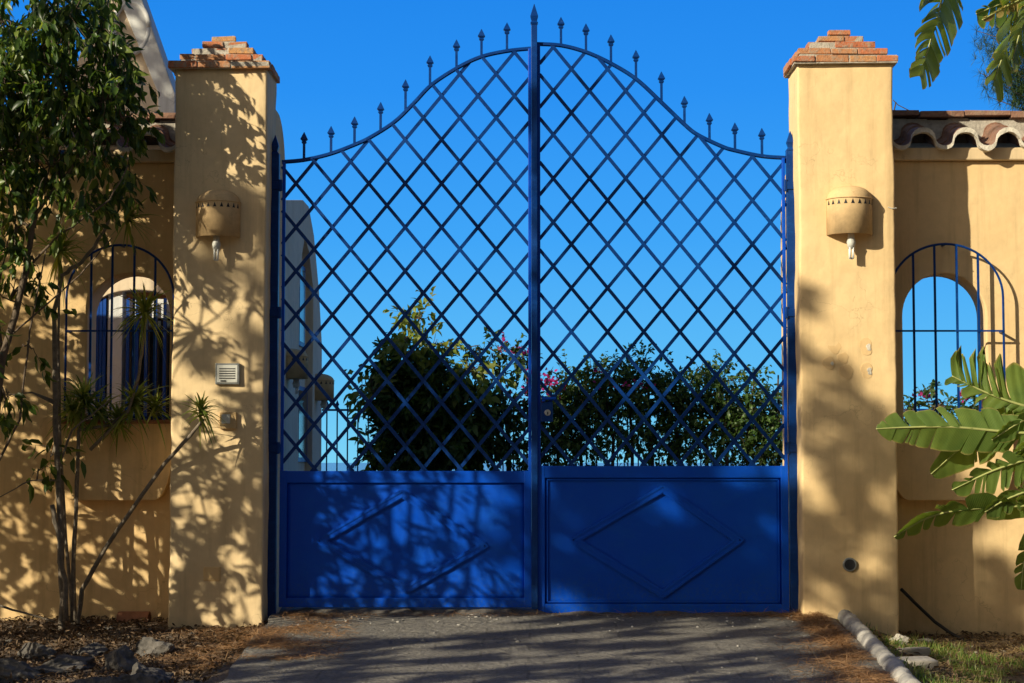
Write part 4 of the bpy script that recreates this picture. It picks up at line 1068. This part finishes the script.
shade_tree(-5.9, -2.3, [((-4.5, -1.95, 1.2), (.55, .4, .5), 22), ((-4.5, -1.95, 2.2), (.55, .4, .5), 20), ((-4.5, -1.95, 3.3), (.5, .4, .6), 14), ((-4.9, -1.95, 4.4), (.4, .4, .4), 14),
    ((-5.4, -1.9, 1.4), (.6, .4, .6), 40), ((-5.4, -1.8, 2.6), (.6, .4, .7), 46), ((-5.4, -1.8, 3.9), (.6, .4, .7), 54), ((-6.3, -1.8, 1.9), (.6, .4, .7), 64), ((-6.3, -1.8, 3.2), (.6, .4, .7), 64), ((-6.3, -1.8, 4.5), (.6, .4, .7), 56),
    ((-7.2, -1.9, 2.2), (.6, .4, .8), 60), ((-7.2, -1.9, 3.8), (.6, .4, .8), 60), ((-8.1, -1.9, 3.0), (.6, .4, 1.2), 90), ((-5.6, -2.4, .5), (.9, .6, .4), 60)],
    'leafy tree just left of the frame, throwing sharp leaf shadows on the left wall', L=.11, k=14)
shade_tree(-6.6, -3.6, [((-5.3, -3.6, 3.8), (.8, .5, .7), 26), ((-6.2, -3.4, 2.8), (.8, .5, .9), 40), ((-5.6, -4.4, .9), (1.2, .8, .6), 80), ((-4.8, -5.6, .9), (.9, .8, .6), 50)],
    'loose-leaved tree left of the drive, outside the frame, dappling the left gate leaf', L=.13, k=12)
zc_ = gz(-4.2, -2.7)
plant('slender_clump', (-4.2, -2.7, zc_), 'clump of slender upright stems with sparse leaves, standing left of the drive', 'tree',
    [([(-4.2 + d * .25, -2.7, zc_ - .05), (-4.2 + d * .6, -2.72, 1.2), (-4.2 + d * 1.0 + random.uniform(-.08, .08), -2.7, 2.6), (-4.2 + d * 1.15, -2.75, 4.2)], .022, .010) for d in (-.75, -.5, -.3, -.08, .12, .32, .55)],
    [((-4.85, -2.7, 2.2), (.3, .3, .6), 20), ((-4.45, -2.7, 2.3), (.3, .3, .6), 20), ((-4.05, -2.7, 2.4), (.3, .3, .6), 26), ((-3.7, -2.7, 2.1), (.25, .3, .5), 26), ((-4.2, -2.7, 3.3), (.6, .3, .5), 34), ((-4.3, -2.7, 4.2), (.6, .3, .5), 30), ((-5.3, -2.7, 2.6), (.3, .3, .8), 26)],
    k=7, L=.16, Wd=.032, mat='leaf', bark='greybark', droop=.5, twig=.3, tr=.003)
def sprays(x0, x1, z0, z1, n, y=-9.2, top=None, k=10, rr=.06):
    """small leaf sprays, spread evenly (jittered grid) so that light gets through between them"""
    w, h = x1 - x0, z1 - z0; st = math.sqrt(w * h / n); out = []
    for i in range(max(1, round(w / st))):
        for j in range(max(1, round(h / st))):
            x = x0 + (i + .5 + random.uniform(-.42, .42)) * st; z = z0 + (j + .5 + random.uniform(-.42, .42)) * st
            if top and z > top(x): continue
            q = random.uniform(.7, 1.5)
            out.append(((x, y + random.uniform(-.5, .5), z), (rr * q, rr * q, rr * q * .8), int(k * q)))
    return out
SP = sprays(-9.2, -7.3, 6.1, 9.1, 92, top=lambda x: 8.95 - 1.3 * (x + 9.0)) + sprays(-10.9, -9.1, 6.2, 7.6, 80) + sprays(-10.9, -9.1, 7.6, 8.9, 28) \
    + sprays(-10.9, -10.0, 8.9, 10.3, 14) + sprays(-12.8, -10.9, 7.6, 10.0, 56) + sprays(-10.4, -5.0, 3.6, 6.1, 112)
zb9 = gz(-9.4, -9.2)
tl9 = [([(-9.4, -9.2, zb9 - .1), (-9.3, -9.2, 2.4), (-9.5, -9.1, 5.0), (-9.7, -9.2, 8.4)], .16, .05)]
for c in ((-6.4, -9.2, 4.6), (-7.9, -9.2, 7.0), (-11.6, -9.2, 8.4), (-10.4, -9.2, 9.4), (-8.0, -9.2, 4.6), (-9.6, -9.2, 6.6)):
    tl9.append(([(-9.45, -9.15, c[2] - 1.4), ((c[0] - 9.4) / 2, -9.2, c[2] - .5), c], .045, .012))
plant('shade_tree', (-9.4, -9.2, zb9), 'tall airy tree far left of the drive, shading the right gate leaf and pillar', 'tree', tl9, SP, k=8, L=.11, Wd=.055, mat='far', bark='darkbark', droop=.4, twig=.07, tr=.004)
shade_tree(-10.4, -3.0, [((-9.1, -2.0, 7.6), (.7, .5, .6), 80), ((-9.7, -2.0, 8.5), (.6, .5, .5), 50)],
    'tall broad tree left of the house front, shading the gable', L=.2)
for (x, y, h, lab) in ((-12, -24, 9, 'unseen tree added to dim the sky, farthest left in the row behind the photographer'), (-6, -24, 9.5, 'unseen tree added to dim the sky, second from the left in the row behind the photographer'),
        (-1, -23, 10, 'unseen tree added to dim the sky, straight behind the photographer'), (4, -22, 10, 'unseen tree added to dim the sky, just right of straight behind the photographer'), (9, -20, 10, 'unseen tree added to dim the sky, behind and right of the camera, at the turn of the row'),
        (12, -14, 9, 'unseen tree added to dim the sky, right of the drive beside the camera'), (13, -9, 9, 'unseen tree added to dim the sky, right of the drive halfway to the wall'), (13, -4, 8, 'unseen tree added to dim the sky, right of the drive nearest the wall')):
    shade_tree(x, y, [((x, y, h * .25), (2.8, 1.2, h * .22), 110), ((x, y, h * .55), (2.7, 1.2, h * .22), 120), ((x, y, h * .82), (2.2, 1.2, h * .18), 90)], lab, L=.55, k=8)  # added out of view to block sky light and deepen the shade

# ------------------------------------------------------------------ kerb, stones, tiles, hose
def rock(name, c, r, seed, mat, label=None, cat='rock', flat=1.0, group=None, rot=0):
    bm = bmesh.new(); bmesh.ops.create_icosphere(bm, subdivisions=5, radius=1)
    rs = random.Random(seed); pl_ = [(Vector([rs.uniform(-1, 1) for _ in 'xyz']).normalized(), rs.uniform(.4, .75)) for _ in range(14)]
    for v in bm.verts:
        p = v.co.copy()
        for nrm, d in pl_:
            e = p.dot(nrm) - d
            if e > 0: p -= nrm * e * .97
        p += p.normalized() * (.14 * noise.noise(p * 1.7 + Vector((seed, 0, 0))) + .14 * noise.noise(p * 4 + Vector((seed, 0, 0))) + .035 * noise.noise(p * 11 + Vector((seed, 0, 0))))
        v.co = Matrix.Rotation(rot, 3, 'Z') @ Vector((p.x * r[0], p.y * r[1], p.z * r[2]))
    me = bpy.data.meshes.new(name); bm.to_mesh(me); bm.free(); finish(me, [mat], False)
    o = bpy.data.objects.new(name, me); COL.objects.link(o); o.location = c; ORG[o.name] = Vector(c)
    return tag(o, label, cat, group)
def G(px, py):
    """point of the ground seen at px, py"""
    d = (MC @ Vector(((px - 512) / FPX, -(py - 341.5) / FPX, -1))); p = CAM.copy()
    for i in range(4000):
        p += d * .01
        if p.z <= gz(p.x, p.y): break
    return p
# rounded kerb of short cast lengths
a, b = G(830, 612), G(914, 690)
root = thing('kerb', a, 'worn round-backed kerb running along the right side of the drive', 'kerb')
n = 15; 
for i in range(n):
    p = a.lerp(b, i / n); q = a.lerp(b, (i + .985) / n); m = MB()
    if i > 0 or True:
        pts = [p.lerp(q, t) for t in (0, .05, .15, .25, .35, .45, .55, .65, .75, .85, .95, 1)]
        pts = [Vector((v.x + random.uniform(-.004, .004), v.y, .031 * min(0, v.y) + .006)) for v in pts]
        m.tube(pts, [.043, .054] + [.058] * 8 + [.054, .042], 22); m.v = [tuple(Vector(v) + (.012 * noise.noise(Vector(v) * 11) + .008 * noise.noise(Vector(v) * 33)) * Vector((.6, 0, .8))) for v in m.v]
        build(m, 'kerb_length', 'kerb', root, smooth=True)
rk = [((60, 672), (.44, .20, .12), 'long flat grey boulder at the lower left corner', 1), ((117, 670), (.17, .15, .14), 'pale-faced squared rock right of the long boulder', 5),
      ((148, 656), (.22, .16, .13), 'broad dark rock at the right end of the rock edging', 3), ((92, 690), (.24, .16, .10), 'small grey rock low between the boulders', 4),
      ((8, 678), (.30, .2, .13), 'dark grey rock cut off by the lower left corner', 6), ((146, 685), (.22, .16, .13), 'rubble rock at the bottom edge below the broad dark one', 7),
      ((86, 655), (.18, .12, .08), 'flat stone behind the middle of the long boulder', 8), ((184, 690), (.14, .12, .07), 'low stone at the end of the rock edging by the drive', 12),
      ((30, 657), (.24, .14, .10), 'squat stone behind the left end of the long boulder', 15), ((126, 692), (.16, .14, .11), 'broken rock at the bottom edge between two rubble rocks', 19)]
for i, ((px, py), r, lab, sd) in enumerate(rk):
    p = G(px, py); rock('rock', (p.x, p.y + .05, p.z + r[2] * .12), r, sd, 'stone', lab, 'rock', group='rock edging by the left bed', rot=sd)
p = G(898, 644); rock('rock', (p.x, p.y, p.z + .02), (.10, .07, .05), 31, 'palestone', 'white stone at the foot of the right pillar', 'rock')
p = G(925, 644); rock('rock', (p.x, p.y, p.z + .01), (.13, .08, .045), 33, 'stone', 'grey stone beside the white stone in the right bed', 'rock')
for (px, py, lab) in ((908, 652, 'flat pale slab beside the kerb, the upper of two'), (914, 666, 'flat pale slab beside the kerb, the lower of two')):
    p = G(px, py); m = MB(); m.box((p.x - .12, p.y - .10, p.z - .03), (p.x + .13, p.y + .10, p.z + .035), jit=.02)
    tag(build(m, 'slab', 'palestone', loc=p, bevel=.01), lab, 'slab', 'flat slabs by the kerb')
for i, (px, py, lab) in enumerate(((134, 621, 'broken roof tile lying at the foot of the left wall'), (158, 618, 'tilted roof tile piece next to the left pillar foot'))):
    p = G(px, py); m = MB(); n = 12; V = []
    for y in (0, 1):
        for th in (0, .014):
            for k in range(n + 1): a = math.pi * k / n; V.append((p.x + (y - .5) * .24, p.y + (.08 - th) * math.cos(a), p.z + .0 + (.075 + i * .02 - th) * math.sin(a)))
    k = n + 1; F = []
    for q in range(n): F += [(q, q+1, 2*k+q+1, 2*k+q), (k+q+1, k+q, 3*k+q, 3*k+q+1), (q+1, q, k+q, k+q+1), (2*k+q, 2*k+q+1, 3*k+q+1, 3*k+q)]
    F += [(0, k, 3*k, 2*k), (n, 2*k+n, 3*k+n, k+n)]
    m.add(V, F); tag(build(m, 'broken_tile', 'terracotta', loc=p), lab, 'roof tile', 'broken tiles by the left wall')
m = MB(); pts = [P(901, 589, .18), P(915, 603, .2), P(935, 622, .2), P(952, 634, .1), P(964, 640, 0)]
m.tube(pts, .013, 8); tag(build(m, 'hose', 'hose', loc=pts[-1], smooth=True), 'black hose leaning in the corner between right pillar and wall', 'hose')
# antenna wire above the right wall
m = MB(); c = P(896, 104, .8); m.tube([P(893, 100, .8), P(898, 105, .8), P(916, 114, .8)], .004, 5); m.tube([P(893, 116, .8), P(896, 102, .8)], .006, 5)
tag(build(m, 'aerial_wire', 'darkbark', loc=c), 'thin twisted wire above the tile coping behind the right pillar', 'wire')

# ------------------------------------------------------------------ loose ground cover
def scatter(poly_fn, n):
    out = []
    while len(out) < n:
        p = poly_fn()
        if p is not None: out.append((p[0], p[1], p[2] if len(p) > 2 else gz(*p[:2])))
    return np.array(out)
def surf(x, y):
    return max(gz(x, y), dz(x, y) if edgeL(max(y, -5)) < x < 2.24 - .035 * max(0, -y) else -9)
def needles(name, fn, n, mat, label, L=(.05, .13), w=.0028, pile=.03):
    p = scatter(fn, n); k = len(p)
    p[:, 2] += rng.uniform(.002, pile, k)
    a = rng.uniform(0, 2 * math.pi, k); d = np.stack([np.cos(a), np.sin(a), rng.normal(0, .18, k)], 1)
    V, F = blades(p, d, rng.uniform(*L, k), np.full(k, w), rng.uniform(-.1, .25, k), 2)
    o = raw(name, V, F, mat); return tag(o, label, 'ground cover', kind='stuff')
def right_edge():
    y = rng.uniform(-3.6, -.12); x = 2.16 - .035 * -y - abs(rng.normal(0, .13 + .02 * -y))
    if noise.noise(Vector((x * 3, y * 1.6, 1))) < -.2 + rng.uniform(-.2, .2): return None
    return (x, y, surf(x, y))
needles('pine_needles', right_edge, 9000, 'needles', 'orange pine needles drifted against the kerb')
def left_edge():
    y = rng.uniform(-2.6, -.15); x = rng.normal(-2.05 + .22 * -y * .4, .32)
    if x > -1.2 or noise.noise(Vector((x * 2.4, y * 2.4, 4))) < -.05 + rng.uniform(-.2, .2): return None
    return (x, y, surf(x, y))
needles('pine_needles', left_edge, 10000, 'needles', 'brown pine needles spread beside the left pillar and drive edge', pile=.02)
def gate_foot():
    x = rng.uniform(-1.9, 1.95); y = -.16 - abs(rng.normal(0, .05)); return (x, y, surf(x, y)) if rng.random() < .3 + .7 * (abs(x) > 1.5) else None
needles('pine_needles', gate_foot, 1500, 'needles', 'thin line of pine needles along the foot of the gate', pile=.02)
def bedR():
    x = rng.uniform(2.3, 5.2); y = rng.uniform(-3.6, .45)
    return (x, y) if noise.noise(Vector((x * 1.6, y * 1.6, 2))) > -.1 + rng.uniform(-.3, .3) else None
needles('dry_grass', bedR, 14000, 'straw', 'dry straw and needles over the right bed', pile=.02)
def bedL():
    x = rng.uniform(-5, -1.9); y = rng.uniform(-3.4, .45); return (x, y)
p = scatter(bedL, 9000); k = len(p); p[:, 2] += rng.uniform(.002, .03, k)
V, F = leaves(p, rng.normal(size=(k, 3)) * np.array([1, 1, .25]), unit(rng.normal(0, .45, (k, 3)) + np.array([0, 0, 1])), rng.uniform(.015, .065, k), rng.uniform(.006, .022, k), .5, .4)
tag(raw('leaf_litter', V, F, 'litter'), 'brown fallen leaves covering the left bed', 'ground cover', kind='stuff')
p = scatter(bedR, 2500); k = len(p); p[:, 2] += rng.uniform(.002, .02, k)
V, F = leaves(p, rng.normal(size=(k, 3)) * np.array([1, 1, .25]), unit(rng.normal(0, .45, (k, 3)) + np.array([0, 0, 1])), rng.uniform(.03, .07, k), rng.uniform(.012, .03, k), .4, .3)
tag(raw('leaf_litter', V, F, 'litter'), 'fallen leaves scattered over the right bed', 'ground cover', kind='stuff')
def grassR():
    x = rng.uniform(2.25, 5); y = rng.uniform(-3.8, -.3)
    v = noise.noise(Vector((x * 2.2, y * 2.2, 8)))
    if v < .08 + rng.uniform(-.15, .15) - .12 * (y < -1.2): return None
    return (x, y)
p = scatter(grassR, 14000); k = len(p)
V, F = blades(p, rng.normal(0, .45, (k, 3)) + np.array([0, 0, 1]), rng.uniform(.04, .11, k), np.full(k, .006), rng.uniform(.1, .6, k), 3)
tag(raw('grass', V, F, 'grass'), 'patchy short green grass in the right bed', 'grass', kind='stuff')
# pebbles and crumbs
def pebbles(name, fn, n, mat, label, rr):
    p = scatter(fn, n); B = []; FFc = []; 
    bm = bmesh.new(); bmesh.ops.create_icosphere(bm, subdivisions=1, radius=1); base = np.array([v.co for v in bm.verts]); tf = np.array([[v.index for v in f.verts] for f in bm.faces]); bm.free()
    r = rr[0] + (rr[1] - rr[0]) * rng.random(n) ** 3
    sc = r[:, None, None] * rng.uniform(.6, 1.2, (n, 1, 3)) * np.array([1, 1, .6])
    V = (p[:, None, :] + base[None] * sc * (1 + rng.normal(0, .12, (n, len(base), 1)))).reshape(-1, 3)
    F = (tf[None] + (np.arange(n) * len(base))[:, None, None]).reshape(-1, 3)
    tag(raw(name, V, F, mat), label, 'pebbles', kind='stuff')
pebbles('pebbles', lambda: (lambda x, y: (x, y, surf(x, y)))(rng.uniform(-1.8, 2.1), -.14 - abs(rng.normal(0, .8)) ** 1.4), 260, 'kerb', 'pale grit and crumbs on the drive near the gate', (.004, .022))
pebbles('pebbles', bedL, 500, 'stone', 'small stones in the left bed', (.006, .04))
pebbles('pebbles', bedR, 300, 'palestone', 'small stones in the right bed', (.006, .03))
